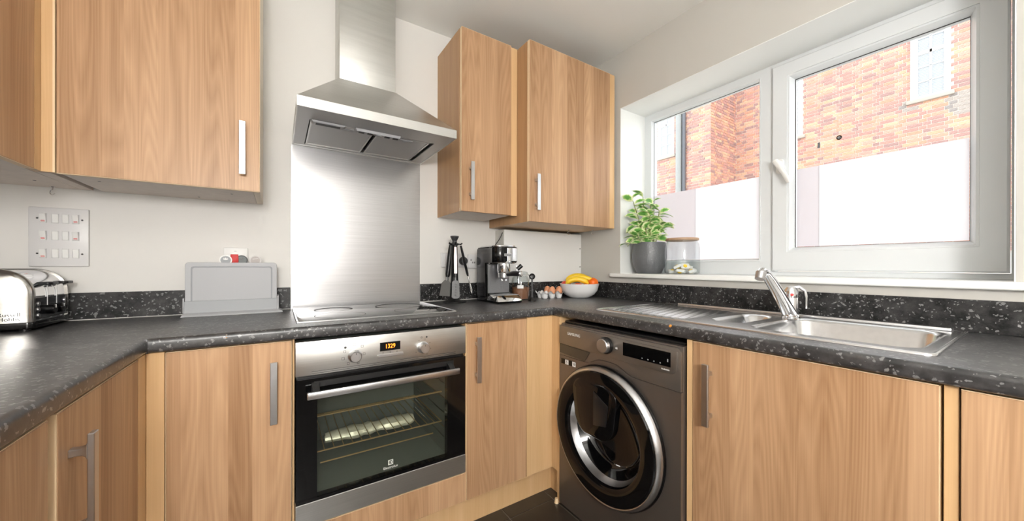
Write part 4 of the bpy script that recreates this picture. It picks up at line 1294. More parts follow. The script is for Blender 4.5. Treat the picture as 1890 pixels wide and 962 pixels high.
# ================================================================== THINGS ON THE LEFT WORKTOP
# toaster: rounded cross-section in x-z carried along y
t0 = (-2.485, -0.122, ZC)
ts = thing('toaster', 'brushed steel four-slice toaster with two black levers, at the left edge', 'toaster', t0)
TX0, TX1, TY0, TY1 = -2.612, -2.362, -0.250, -0.022
TZ0, TZ1 = ZC + 0.026, ZC + 0.184
def tprof(i, r):
    pts = [(TX0 + i, TZ0), (TX1 - i, TZ0)]
    for k in range(9):
        a = R(90 * k / 8)
        pts.append((TX1 - i - r + r * math.cos(a), TZ1 - i - r + r * math.sin(a)))
    for k in range(9):
        a = R(90 + 90 * k / 8)
        pts.append((TX0 + i + r + r * math.cos(a), TZ1 - i - r + r * math.sin(a)))
    return pts
part('casing', B().prism(tprof(0.004, 0.070), 'y', TY0 + 0.016, TY1 - 0.016), M['chrome'], ts, sharp=30)
for (a, c) in ((TY0, TY0 + 0.017), (TY1, TY1 - 0.017)):
    s = 1 if c > a else -1
    part('end_panel', B().loft([[(x, a, z) for x, z in tprof(0.010, 0.066)], [(x, a + s * 0.005, z) for x, z in tprof(0.003, 0.071)], [(x, a + s * 0.010, z) for x, z in tprof(0, 0.074)], [(x, c, z) for x, z in tprof(0, 0.074)]]), M['toaster'], ts, sharp=40)
part('base', B().prism(rrect((TX0 + TX1) / 2, (TY0 + TY1) / 2, (TX1 - TX0) / 2 + 0.002, (TY1 - TY0) / 2 + 0.001, 0.015, 4), 'z', ZC + 0.006, TZ0), M['gblack'], ts, bevel=0.002)
for x in (TX0 + 0.03, TX1 - 0.025):
    for y in (TY0 + 0.03, TY1 - 0.03):
        part('foot', B().cyl((x, y, ZC + 0.0002), (x, y, ZC + 0.007), 0.011), M['black'], ts)
part('control_panel', B().box(TX1 - 0.005, TX1 - 0.0025, TY0 + 0.022, TY1 - 0.020, TZ0 + 0.004, TZ0 + 0.070), plain('smoked_panel', sr(62, 64, 68), 0.15, 0.6), ts)
for y in (TY0 + 0.088, TY1 - 0.088 + 0.004):
    part('lever_slot', B().box(TX1 - 0.0035, TX1 - 0.0015, y - 0.0012, y + 0.0012, TZ0 + 0.04, TZ0 + 0.108), M['white'], ts)
for k, y in enumerate((TY0 + 0.075, TY1 - 0.055)):
    part('lever', B().prism(rrect(y, 0, 0.030, 0.006, 0.0055, 4), 'x', TX1 - 0.010, TX1 + 0.022) if False else
         B().loft([[(x, yy, TZ0 + 0.108 + dz) for x, yy in ((TX1 - 0.02, y - 0.020), (TX1 + 0.012, y - 0.026), (TX1 + 0.020, y - 0.018), (TX1 + 0.020, y + 0.018), (TX1 + 0.012, y + 0.026), (TX1 - 0.02, y + 0.020))] for dz in (0, 0.009)]), M['black'], ts, bevel=0.003)
for y in (TY0 + 0.094, TY1 - 0.094 + 0.012):
    kb = part('dial', B().lathe([(0.0155, 0), (0.0150, 0.014), (0.0130, 0.016), (0, 0.016)], (TX1 - 0.0025, y, TZ0 + 0.030), (1, 0, 0), 22), M['gblack'], ts)
    part('dial_mark', B().box(TX1 + 0.0132, TX1 + 0.0142, y - 0.0015, y + 0.0015, TZ0 + 0.034, TZ0 + 0.044), M['wink'], kb)
for y in (TY0 + 0.036, TY1 - 0.034):
    for k in range(3):
        part('button', B().lathe([(0.0062, 0), (0.0058, 0.003), (0, 0.0035)], (TX1 - 0.0025, y, TZ0 + 0.016 + k * 0.018), (1, 0, 0), 14), M['handle'], ts)
for y in (-0.200, -0.155, -0.100, -0.055):
    part('bread_slot', B().box(TX0 + 0.04, TX1 - 0.075, y - 0.012, y + 0.012, TZ1 - 0.0045, TZ1 - 0.0036), M['black'], ts)
text('lettering', 'Russell', 0.0155, (-2.406, TY0 - 0.0004, TZ0 + 0.0235), (1, 0, 0), (0, 0, 1), M['gblack'], ts)
text('lettering', 'Hobbs', 0.0155, (-2.406, TY0 - 0.0004, TZ0 + 0.0105), (1, 0, 0), (0, 0, 1), M['gblack'], ts)

# switch plate
pl = thing('switch_plate', 'large square switch plate with twelve switches above the toaster', 'switch', (-2.39, 0, 1.20))
part('plate', B().box(-2.4600, -2.3215, -0.0110, -0.0008, 1.0995, 1.3030), M['plate'], pl, bevel=0.003)
rows_z = (1.2660, 1.2065, 1.1445)
cols_x = (-2.4265, -2.3995, -2.3760, -2.3520)
on = {(0, 0), (0, 3), (1, 0), (1, 3), (2, 0)}
for i, z in enumerate(rows_z):
    for j, x in enumerate(cols_x):
        fr = part('switch_frame', B().loft([rect('y', -0.0108, x - .0088, x + .0088, z - .0165, z + .0165), rect('y', -0.0122, x - .0085, x + .0085, z - .0162, z + .0162),
                                            rect('y', -0.0122, x - .0078, x + .0078, z - .0155, z + .0155), rect('y', -0.0108, x - .0078, x + .0078, z - .0155, z + .0155)], ring=True), M['plate'], pl, smooth=False)
        p1, p2 = (0.0130, 0.0210) if (i, j) in on else (0.0122, 0.0140)
        rk = part('rocker', B().loft([rect('y', -0.0105, x - .0074, x + .0074, z - .0150, z + .0150),
                                      [(x - .0074, -p1, z - .0150), (x + .0074, -p1, z - .0150), (x + .0074, -p2, z + .0150), (x - .0074, -p2, z + .0150)]]), M['white'], fr, bevel=0.0008, seg=1)
        if (i, j) in on:
            for q in range(2):
                zz = z - 0.0085 - 0.003 * q
                yy = -(p1 + (p2 - p1) * (zz - z + .015) / .03) - 0.0004
                part('red_mark', B().loft([[(x - .0045, yy, zz - .0008), (x + .0045, yy, zz - .0008), (x + .0045, yy, zz + .0008), (x - .0045, yy, zz + .0008)],
                                           [(x - .0045, yy + .0008, zz - .0008), (x + .0045, yy + .0008, zz - .0008), (x + .0045, yy + .0008, zz + .0008), (x - .0045, yy + .0008, zz + .0008)]]), M['red'], fr, smooth=False)
for x, z in ((-2.4400, 1.2650), (-2.3370, 1.2640), (-2.4400, 1.1440), (-2.3370, 1.1430)):
    part('screw', B().lathe([(0.0030, 0), (0.0026, 0.0010), (0, 0.0012)], (x, -0.0110, z), (0, -1, 0), 10), M['ink'], pl)

# chopping boards in their stand, socket behind
so = thing('wall_socket', 'white wall socket with a red switch behind the chopping boards', 'socket', (-1.902, 0, 1.135))
part('plate', B().box(-1.9430, -1.8610, -0.0115, -0.0008, 1.0930, 1.1790), M['white'], so, bevel=0.003)
part('neon', B().box(-1.9080, -1.9000, -0.0122, -0.0115, 1.1640, 1.1655), M['ink'], so)

bs = thing('board_stand', 'low grey plastic stand holding upright chopping boards', 'stand', (-1.902, -0.07, ZC))
part('base', B().loft([rect('z', ZC + 0.0003, -2.0580, -1.7360, -0.1260, -0.0350), rect('z', ZC + 0.006, -2.0560, -1.7380, -0.1240, -0.0370), rect('z', ZC + 0.014, -2.0500, -1.7560, -0.1120, -0.0380)]), M['grey'], bs, bevel=0.001, seg=1)
part('front_wall', B().loft([rect('z', ZC + 0.012, -2.0505, -1.7560, -0.1120, -0.1020), rect('z', ZC + 0.058, -2.0510, -1.7560, -0.1005, -0.0970)]), M['grey2'], bs, bevel=0.001, seg=1)
part('end_wall', B().box(-1.7560, -1.7500, -0.1100, -0.0380, ZC + 0.012, ZC + 0.070), M['grey'], bs, bevel=0.001, seg=1)
part('end_wall', B().box(-2.0565, -2.0515, -0.0960, -0.0380, ZC + 0.012, ZC + 0.070), M['grey'], bs, bevel=0.001, seg=1)
part('back_wall', B().box(-2.0505, -1.7560, -0.0420, -0.0385, ZC + 0.012, ZC + 0.060), M['grey'], bs, bevel=0.001, seg=1)
def board(y, z1, mat, label, tab=None, outline=None):
    x0, x1 = -2.0495, -1.7570
    o = [(p[0], p[1]) for p in rrect((x0 + x1) / 2, (ZC + 0.0145 + z1) / 2, (x1 - x0) / 2, (z1 - ZC - 0.0145) / 2, 0.012, 5)]
    c = thing('chopping_board', label, 'chopping board', (-1.903, y, ZC + 0.0145), group='chopping boards in the grey stand')
    part('board', B().prism(o, 'y', y - 0.003, y + 0.003), mat, c, bevel=0.001, seg=1)
    return c
bd = board(-0.091, 1.1160, M['grey'], 'grey chopping board with a groove, front one in the stand')
part('juice_groove', B().loft([[(p[0], -0.0942, p[1]) for p in rrect(-1.9032, 1.005, 0.1300, 0.0960, 0.010, 5)], [(p[0], -0.0950, p[1]) for p in rrect(-1.9032, 1.005, 0.1288, 0.0948, 0.010, 5)],
                               [(p[0], -0.0950, p[1]) for p in rrect(-1.9032, 1.005, 0.1262, 0.0922, 0.008, 5)], [(p[0], -0.0942, p[1]) for p in rrect(-1.9032, 1.005, 0.1250, 0.0910, 0.008, 5)]], ring=True), M['grey2'], bd)
tabs = [(-0.0800, -1.9290, 'white chopping board with a white-rimmed round tab, in the stand', M['white'], M['grey2'], 'fish'),
        (-0.0705, -1.9030, 'red chopping board showing a plain red tab, in the stand', M['red'], M['red'], None),
        (-0.0610, -1.8790, 'dark grey chopping board with a black round tab, in the stand', plain('charcoal_plastic', sr(56, 58, 60), 0.5), plain('slate_plastic', sr(104, 112, 112), 0.5), 'pear'),
        (-0.0515, -1.8330, 'pale grey chopping board with a pale round tab, in the stand', plain('pale_grey_plastic', sr(206, 204, 202), 0.5), plain('warm_grey_plastic', sr(178, 172, 168), 0.5), 'loaf')]
for (y, x, lab, m1, m2, icon) in tabs:
    c = board(y, 1.1130, m1, lab)
    zt = 1.1210
    if icon is None:
        part('tab', B().box(x - 0.012, x + 0.014, y - 0.003, y + 0.003, 1.112, 1.1500), m1, c, bevel=0.002)
        continue
    t = part('tab', B().lathe([(0.0205, -0.003), (0.0205, 0.003), (0, 0.003)], (x, y, zt + 0.005), (0, -1, 0), 28, caps=True), m1, c)
    part('tab_face', B().lathe([(0.0165, 0), (0.0165, 0.0005), (0, 0.0005)], (x, y - 0.003, zt + 0.005), (0, -1, 0), 28), m2, t)
    ic = B()
    ym = y - 0.0036
    if icon == 'fish':
        ic.prism([(x - .008, 1.1285), (x - .006, 1.134), (x - .003, 1.1310), (x, 1.1360), (x + .003, 1.1310), (x + .006, 1.134), (x + .008, 1.1285), (x, 1.1265)], 'y', ym, ym - 0.0004)
        im = M['wink']
    elif icon == 'pear':
        ic.prism([(x - .009, 1.1290), (x - .002, 1.1290), (x + .006, 1.1330), (x + .009, 1.1380), (x + .003, 1.1375), (x - .004, 1.1330)], 'y', ym, ym - 0.0004)
        im = M['gblack']
    else:
        ic.prism([(x - .010, 1.1300), (x + .009, 1.1330), (x + .010, 1.1350), (x - .009, 1.1320)], 'y', ym, ym - 0.0004)
        im = M['wink']
    part('tab_icon', ic, im, t, smooth=False)

# ================================================================== THINGS ON THE RIGHT WORKTOP
# utensil stand with hanging utensils
ux, uy = -0.958, -0.135
us = thing('utensil_stand', 'black utensil stand with round foot and knob top, beside the hob', 'stand', (ux, uy, ZC))
part('foot', B().lathe([(0.0, 0.0003), (0.064, 0.0003), (0.065, 0.004), (0.060, 0.009), (0.030, 0.013), (0.024, 0.022)], (ux, uy, ZC), (0, 0, 1), 40), M['black'], us)
part('column', B().lathe([(0.024, 0.020), (0.021, 0.10), (0.018, 0.22), (0.0155, 0.300), (0.014, 0.318)], (ux, uy, ZC), (0, 0, 1), 24), M['black'], us)
part('knob', B().lathe([(0.014, 0.318), (0.012, 0.330), (0.019, 0.344), (0.023, 0.352), (0.022, 0.357), (0, 0.360)], (ux, uy, ZC), (0, 0, 1), 28), plain('knob_grey', sr(60, 60, 62), 0.3), us)
part('collar', B().lathe([(0.016, 0.306), (0.026, 0.310), (0.026, 0.316), (0.014, 0.320)], (ux, uy, ZC), (0, 0, 1), 24), M['black'], us)
def uvec(a):
    return Vector((math.cos(a), math.sin(a), 0))
def utensil(name, label, ang, lean, head, hm, face):
    d = uvec(ang)
    s = Vector((-d.y, d.x, 0))
    top = Vector((ux, uy, ZC + 0.306)) + d * 0.034
    dn = (Vector((0, 0, -1)) + d * lean).normalized()
    nrm = d
    u = thing(name, label, 'utensil', top, group='utensils hanging on the black stand')
    hk = B()
    p0 = Vector((ux, uy, ZC + 0.313)) + d * 0.024
    hk.tube([p0, p0 + d * 0.010, p0 + d * 0.018 + Vector((0, 0, 0.006))], 0.004, 8)
    part('hook', hk, M['black'], us)
    b = B()
    pr = [(0.0, 0.0085), (0.02, 0.0100), (0.08, 0.0120), (0.155, 0.0110), (0.170, 0.0070)]
    b.tube([top + dn * q for q, r in pr], [r for q, r in pr], 12, flat=0.62, side=s)
    part('handle', b, M['black'], u)
    if face:
        f = B()
        f.loft([[top + dn * q + nrm * 0.0078 + s * e for e in (-w_, w_)] + [top + dn * q + nrm * 0.0062 + s * e for e in (w_, -w_)] for q, w_ in ((0.010, 0.0055), (0.06, 0.0080), (0.150, 0.0075))])
        part('handle_plate', f, M['rose'], u, bevel=0.0012, seg=1)
    n0 = top + dn * 0.165
    nb = B()
    nb.tube([n0, n0 + dn * 0.025], 0.0045, 8)
    part('neck', nb, hm, u)
    h0 = n0 + dn * 0.02
    hb = B()
    if head == 'turner':
        L_ = [(0.0, 0.010), (0.018, 0.030), (0.085, 0.036)]
        hb.loft([[h0 + dn * q + s * e + nrm * t for e, t in ((-w_, 0), (w_, 0), (w_, 0.002), (-w_, 0.002))] for q, w_ in L_])
    elif head == 'spoon':
        hb.loft([[h0 + dn * (0.045 + 0.043 * math.cos(a) * k) + s * 0.030 * math.sin(a) * k + nrm * (0.012 * k * k) for a in [2 * math.pi * i / 20 for i in range(20)]] for k in (0.25, 0.6, 0.85, 1.0)] +
                [[h0 + dn * (0.045 + 0.043 * math.cos(a) * k) + s * 0.030 * math.sin(a) * k + nrm * (0.012 * k * k - 0.002) for a in [2 * math.pi * i / 20 for i in range(20)]] for k in (1.0, 0.85, 0.6, 0.25)])
    elif head == 'slotted':
        hb.loft([[h0 + dn * q + s * e + nrm * t for e, t in ((-w_, 0), (w_, 0), (w_, 0.002), (-w_, 0.002))] for q, w_ in ((0, .006), (0.010, .018), (0.088, .021), (0.096, .012))])
    else:
        for e in (-1, -0.33, 0.33, 1):
            hb.tube([h0, h0 + dn * 0.03 + s * 0.014 * e, h0 + dn * 0.065 + s * 0.022 * e, h0 + dn * 0.095], 0.0014, 6)
    hd_ = part('head', hb, hm, u)
    if head == 'slotted':
        for k in range(5):
            q = 0.022 + k * 0.0145
            hs = B()
            hs.loft([[h0 + dn * (q + o_) + s * e + nrm * 0.0024 for o_, e in ((-.004, -.006), (.004, -.006), (.004, .006), (-.004, .006))],
                     [h0 + dn * (q + o_) + s * e + nrm * 0.0019 for o_, e in ((-.004, -.006), (.004, -.006), (.004, .006), (-.004, .006))]])
            part('slot', hs, M['ink'], hd_, smooth=False)
    return u
nyl = plain('grey_nylon', sr(104, 104, 102), 0.35)
utensil('slotted_spatula', 'slotted spatula with a rose metal handle face, at the stand\'s front', R(-108), 0.10, 'slotted', M['black'], True)
utensil('turner', 'broad grey turner hanging at the left of the utensil stand', R(205), 0.16, 'turner', nyl, False)
utensil('serving_spoon', 'dark serving spoon hanging at the back of the utensil stand', R(110), 0.08, 'spoon', nyl, False)
utensil('whisk', 'thin wire whisk hanging at the right of the utensil stand', R(-12), 0.24, 'whisk', M['chrome'], False)

# sockets on the back wall and the plugs in them
s1_ = thing('wall_socket', 'white wall socket behind the utensil stand with a black plug', 'socket', (-0.908, 0, 1.136))
part('plate', B().box(-0.9830, -0.8330, -0.0115, -0.0008, 1.0980, 1.1790), M['plate'], s1_, bevel=0.003)
tag(part('plug', B().lathe([(0.024, 0.0), (0.024, 0.018), (0.020, 0.026), (0, 0.026)], (-0.852, -0.0118, 1.134), (0, -1, 0), 24, caps=False), M['black']), 'round black plug in the socket beside the utensil stand', 'plug')
s2_ = thing('wall_socket', 'white wall socket half hidden behind the coffee machine', 'socket', (-0.742, 0, 1.13))
part('plate', B().box(-0.8160, -0.6680, -0.0115, -0.0008, 1.0900, 1.1740), M['plate'], s2_, bevel=0.003)
for (x, z) in ((-0.798, 1.140), (-0.786, 1.125), (-0.774, 1.125)):
    part('socket_hole', B().box(x - 0.0025, x + 0.0025, -0.0119, -0.0114, z - 0.005, z + 0.005), M['ink'], s2_, smooth=False)
tag(part('cable', B().tube([(-0.6320, -0.096, 1.304), (-0.6310, -0.080, 1.286), (-0.6320, -0.055, 1.262), (-0.640, -0.030, 1.236), (-0.650, -0.018, 1.200), (-0.652, -0.016, 1.150), (-0.650, -0.026, 1.01)], 0.0022, 6), M['black']),
    'thin black cable curving down the side of the white boxing', 'cable')

# espresso machine (front towards the room)
ex, ey = -0.7300, -0.2150
em = thing('coffee_machine', 'slim black and chrome espresso machine on the back worktop', 'coffee machine', (ex, ey, ZC))
W2 = 0.074
pf = plain('smoked_gloss_side', sr(110, 110, 112), 0.12, 0.9)
part('rear_column', B().prism(rrect(ex, ey + 0.062, W2, 0.058, 0.020, 4), 'z', ZC + 0.010, ZC + 0.300), M['gblack'], em, bevel=0.004)
for s in (-1, 1):
    part('side_panel', B().prism([(ey + 0.108, ZC + 0.030), (ey + 0.012, ZC + 0.030), (ey + 0.012, ZC + 0.212), (ey - 0.060, ZC + 0.212), (ey - 0.060, ZC + 0.292), (ey + 0.108, ZC + 0.292)], 'x', ex + s * (W2 + 0.0005), ex + s * (W2 + 0.004)), pf, em, bevel=0.002, seg=1)
part('head', B().prism([(p[0], p[1]) for p in rrect(ex, ey - 0.045, W2, 0.060, 0.045, 6)], 'z', ZC + 0.215, ZC + 0.298), M['gblack'], em, bevel=0.004)
part('head_band', B().lathe([(W2 + 0.0008, 0.0), (W2 + 0.0025, 0.004), (W2 + 0.0025, 0.010), (W2 + 0.0008, 0.014)], (ex, ey - 0.030, ZC + 0.210), (0, 0, 1), 40), M['chrome'], em)
part('top_cover', B().prism(rrect(ex, ey + 0.010, W2 - 0.002, 0.106, 0.050, 6), 'z', ZC + 0.2985, ZC + 0.307), M['chrome'], em, bevel=0.003)
part('front_chrome', B().prism(rrect(ex + 0.020, ey - 0.104, 0.030, 0.004, 0.002, 3), 'z', ZC + 0.222, ZC + 0.292), M['chrome'], em, bevel=0.001, seg=1)
part('badge', B().box(ex - 0.030, ex + 0.016, ey - 0.1100, ey - 0.1084, ZC + 0.2480, ZC + 0.2620), M['handle'], em, bevel=0.0005, seg=1)
text('lettering', 'DeLonghi', 0.0100, (ex - 0.007, ey - 0.1104, ZC + 0.2550), (1, 0, 0), (0, 0, 1), M['ink'], em)
part('back_plate', B().box(ex - W2 + 0.006, ex + W2 - 0.006, ey - 0.0020, ey + 0.0030, ZC + 0.048, ZC + 0.206), plain('pitted_steel', (0.30, 0.30, 0.31, 1), 0.3, 0.9, bump=0.6, bscale=120), em)
gh = part('brew_head', B().lathe([(0.034, 0.0), (0.036, 0.010), (0.036, 0.050)], (ex, ey - 0.055, ZC + 0.160), (0, 0, 1), 30, caps=True), M['chrome'], em)
pfb = part('portafilter', B().lathe([(0.020, 0.0), (0.030, 0.006), (0.031, 0.030)], (ex, ey - 0.055, ZC + 0.128), (0, 0, 1), 28, caps=True), M['handle'], em)
hd_ = part('portafilter_handle', B().tube([(ex + 0.006, ey - 0.080, ZC + 0.152), (ex + 0.018, ey - 0.125, ZC + 0.156), (ex + 0.030, ey - 0.170, ZC + 0.156)], [0.011, 0.0135, 0.0145], 14), M['black'], pfb)
part('handle_cap', B().lathe([(0.0150, 0), (0.0150, 0.006), (0.012, 0.009), (0, 0.009)], (ex + 0.030, ey - 0.170, ZC + 0.156), (0.26, -0.96, 0), 18), M['chrome'], pfb)
for dx in (-0.012, 0.012):
    part('spout', B().tube([(ex + dx, ey - 0.055, ZC + 0.130), (ex + dx, ey - 0.058, ZC + 0.116)], 0.006, 10), M['chrome'], pfb)
part('steam_knob', B().cyl((ex + W2 + 0.004, ey - 0.070, ZC + 0.178), (ex + W2 + 0.026, ey - 0.080, ZC + 0.200), 0.011, 0.012, 16), M['black'], em)
part('steam_wand', B().tube([(ex + W2 + 0.006, ey - 0.060, ZC + 0.200), (ex + W2 + 0.010, ey - 0.066, ZC + 0.140), (ex + W2 + 0.012, ey - 0.074, ZC + 0.100)], 0.0045, 10), M['chrome'], em)
part('base', B().loft([rect('z', ZC + 0.0004, ex - W2 - 0.002, ex + W2 + 0.002, ey - 0.118, ey + 0.112), rect('z', ZC + 0.012, ex - W2 - 0.002, ex + W2 + 0.002, ey - 0.120, ey + 0.112), rect('z', ZC + 0.034, ex - W2 + 0.002, ex + W2 - 0.002, ey - 0.100, ey + 0.106)]), M['gblack'], em, bevel=0.004)
part('drip_tray', B().loft([rect('z', ZC + 0.010, ex - W2 - 0.004, ex + W2 + 0.004, ey - 0.126, ey - 0.0050), rect('z', ZC + 0.042, ex - W2 + 0.004, ex + W2 - 0.004, ey - 0.100, ey - 0.0050)]), M['chrome'], em, bevel=0.005)
part('tray_grid', B().box(ex - W2 + 0.010, ex + W2 - 0.010, ey - 0.094, ey - 0.0080, ZC + 0.0415, ZC + 0.0445), M['handle'], em, bevel=0.001, seg=1)

# jar of ground coffee
jx, jy = -0.560, -0.182
cj = thing('coffee_jar', 'glass clip jar half full of brown coffee, right of the espresso machine', 'jar', (jx, jy, ZC))
part('glass', B().lathe([(0.040, 0.0004), (0.050, 0.004), (0.053, 0.030), (0.053, 0.105), (0.047, 0.128), (0.042, 0.136), (0.042, 0.142)], (jx, jy, ZC), (0, 0, 1), 40), M['jarglass'], cj)
part('contents', B().lathe([(0, 0.004), (0.046, 0.006), (0.0505, 0.030), (0.0505, 0.072), (0.03, 0.076), (0, 0.073)], (jx, jy, ZC), (0, 0, 1), 36), M['coffee'], cj)
part('lid', B().lathe([(0.043, 0.143), (0.044, 0.148), (0.043, 0.160), (0.030, 0.166), (0, 0.168)], (jx, jy, ZC), (0, 0, 1), 36), M['jarglass'], cj)
part('seal', B().lathe([(0.0425, 0.140), (0.0455, 0.1415), (0.0425, 0.1435)], (jx, jy, ZC), (0, 0, 1), 36), M['white'], cj)
dv = Vector((-1.7514 - jx, -1.9159 - jy, 0)).normalized()
sv_ = Vector((-dv.y, dv.x, 0))
c0 = Vector((jx, jy, ZC)) + dv * 0.0536
part('label', B().loft([[c0 + sv_ * (0.018 * k) + dv * (-0.0032 * k * k) + Vector((0, 0, h_)) for k in (-1, -0.5, 0, 0.5, 1)] + [c0 + sv_ * (0.018 * k) + dv * (-0.0032 * k * k - 0.0004) + Vector((0, 0, h_)) for k in (1, 0.5, 0, -0.5, -1)] for h_ in (0.068, 0.086)]), M['white'], cj)
part('clip', B().tube([(jx + 0.046, jy - 0.012, ZC + 0.150), (jx + 0.056, jy - 0.014, ZC + 0.135), (jx + 0.055, jy - 0.014, ZC + 0.110)], 0.0022, 6), M['chrome'], cj)

tm = thing('coffee_scoop', 'black coffee scoop standing upright on its tamper foot', 'scoop', (-0.562, -0.300, ZC))
part('foot', B().lathe([(0, 0.0004), (0.021, 0.0004), (0.021, 0.004), (0.009, 0.014), (0.0055, 0.022)], (-0.562, -0.300, ZC), (0, 0, 1), 24), M['black'], tm)
part('shaft', B().cyl((-0.562, -0.300, ZC + 0.020), (-0.562, -0.300, ZC + 0.128), 0.0052, 0.0046, 14), plain('scoop_grey', sr(66, 66, 68), 0.3), tm)
sd_ = Vector((-1.7514 + 0.562, -1.9159 + 0.300, 0)).normalized()
part('scoop', B().lathe([(0.0, 0.0), (0.010, 0.001), (0.0165, 0.006), (0.0175, 0.012), (0.0155, 0.0115), (0.009, 0.004), (0, 0.003)], Vector((-0.562, -0.300, ZC + 0.138)) - sd_ * 0.006, sd_, 22), M['black'], tm)

# egg tray
gx, gy = -0.350, -0.195
et = thing('egg_tray', 'white wavy ceramic egg tray for six eggs', 'egg tray', (gx, gy, ZC), R(-8))
nu, nv = 48, 34
b = B()
def tray_h(u, v):
    return 0.030 + 0.016 * (math.cos(2 * math.pi * u * 3) * 0.5 + math.cos(2 * math.pi * v * 2) * 0.5)
for sgn, dz in ((1, 0.0), (-1, -0.003)):
    vs = [[b.bm.verts.new(((i / nu - 0.5) * 0.150, (j / nv - 0.5) * 0.104, tray_h(i / nu, j / nv) + dz)) for j in range(nv + 1)] for i in range(nu + 1)]
    for i in range(nu):
        for j in range(nv):
            b.bm.faces.new((vs[i][j], vs[i + 1][j], vs[i + 1][j + 1], vs[i][j + 1]))
part('tray', b, M['bowl'], et, world=False, sharp=80)
for i in range(3):
    for j in range(2):
        part('cup', B().lathe([(0.0, 0.0006), (0.013, 0.0006), (0.0175, 0.010), (0.0215, 0.026)], ((i - 1) * 0.050, (j - 0.5) * 0.052, 0), (0, 0, 1), 20), M['bowl'], et, world=False)
eggp = [(0.0215 * math.sin(math.pi * k / 14) * (1 - 0.14 * (-math.cos(math.pi * k / 14))), -0.028 * math.cos(math.pi * k / 14)) for k in range(15)]
eggp[0], eggp[-1] = (0, -0.028), (0, 0.028)
eg0 = None
for (i, j, lab, tz_) in ((1, 0, 'brown egg at the left of the three in the white tray', 0.2), (1, 1, 'brown egg at the back of the three in the white tray', -0.1), (2, 0, 'brown egg at the right of the three in the white tray', 0.1)):
    lp_ = Matrix.Rotation(R(-8), 4, 'Z') @ Vector(((i - 1) * 0.050, (j - 0.5) * 0.052, 0))
    pos = (gx + lp_.x, gy + lp_.y, ZC + 0.046)
    if eg0 is None:
        eg0 = part('egg', B().lathe(eggp, seg=24), M['egg'], None)
        tag(eg0, lab, 'egg', 'eggs in the tray')
        eg0.location = pos; eg0.rotation_euler = (tz_, 0.1, 0)
    else:
        dup(eg0, pos, (tz_, -0.1, 1.0), label=lab)

# fruit bowl
fx_, fy_ = -0.168, -0.264
tag(part('fruit_bowl', B().lathe([(0.0, 0.0006), (0.058, 0.0006), (0.064, 0.004), (0.092, 0.020), (0.112, 0.046), (0.1215, 0.082), (0.123, 0.088), (0.1205, 0.0885), (0.109, 0.048), (0.088, 0.024), (0.05, 0.010), (0, 0.009)], (fx_, fy_, ZC), (0, 0, 1), 56), M['bowl']),
    'round white porcelain bowl of fruit in the corner', 'bowl')
cd = Vector((math.sin(YAW + R(10)), math.cos(YAW + R(10)), 0))           # away from the viewer
cr = Vector((cd.y, -cd.x, 0))
f0 = Vector((fx_, fy_, ZC))
def banana(name, label, a, bk, dz, r0, arc, tilt, flip=1):
    b = B()
    pts, rad = [], []
    for k in range(15):
        t = k / 14
        th = R(-arc + 2 * arc * t)
        p = f0 + cr * (a + 0.078 * math.sin(th) * flip) + cd * (bk + tilt * math.cos(th)) + Vector((0, 0, dz + 0.060 * math.cos(th)))
        pts.append(p)
        rad.append(r0 * (0.30 if k == 0 else 0.72 if k in (1, 13) else 0.34 if k == 14 else 0.93 if k in (2, 12) else 1.0))
    b.tube(pts, rad, 10)
    o = part(name, b, M['banana'])
    tag(o, label, 'banana', 'bananas in the white bowl')
    tp_ = B().tube([pts[-1] + (pts[-1] - pts[-2]) * q for q in (-0.4, 0.4, 0.9)], [r0 * 0.42, r0 * 0.3, r0 * 0.3], 8)
    part('stalk', tp_, M['bantip'], o)
    part('tip', B().ball(pts[0], r0 * 0.36, seg=8, rings=6), M['bantip'], o)
    return o
banana('banana', 'longest banana, arching over the back of the white bowl', -0.008, 0.034, 0.074, 0.0180, 70, 0.0)
banana('banana', 'short front banana lying across the middle of the white bowl', -0.014, -0.032, 0.056, 0.0170, 60, -0.004)
banana('banana', 'banana whose end points down at the right side of the bowl', 0.020, 0.001, 0.066, 0.0150, 60, 0.0)
def fruit(name, mt_, label, cat, a, bk, z, r, sq_=0.94, grp=None):
    p = f0 + cr * a + cd * bk + Vector((0, 0, z))
    if name == 'apple':
        pr = [(0.0, -r * 0.80), (r * 0.35, -r * 0.88), (r * 0.75, -r * 0.62), (r * 0.98, -r * 0.05), (r * 0.92, r * 0.42), (r * 0.62, r * 0.78), (r * 0.30, r * 0.84), (r * 0.08, r * 0.66), (0, r * 0.6)]
        o = part(name, B().lathe(pr, p, (0.2, -0.1, 1), 26), mt_, sharp=80)
        part('stalk', B().tube([p + Vector((0, 0, r * 0.55)), p + Vector((0.004, 0, r * 1.02))], 0.0016, 6), M['bantip'], o)
    else:
        o = part(name, B().ball(p, r, r, r * sq_, 26, 16), mt_)
        part('navel', B().lathe([(0.004, 0), (0.003, 0.001), (0, 0.0012)], p + Vector((0, 0, r * sq_ * 0.99)), (0, 0, 1), 10), M['stem'], o)
    return tag(o, label, cat, grp)
fruit('orange', M['orange'], 'orange at the right rim of the white fruit bowl', 'orange', 0.083, 0.006, 0.092, 0.0345)
fruit('apple', M['apple'], 'red apple at the left rim of the white fruit bowl', 'apple', -0.082, -0.004, 0.074, 0.0330)
fruit('apple', M['apple'], 'red apple under the front banana in the bowl', 'apple', -0.004, -0.062, 0.064, 0.0330)
fruit('orange', M['orange'], 'orange low in the bowl under the bananas', 'orange', 0.040, -0.050, 0.058, 0.0330)

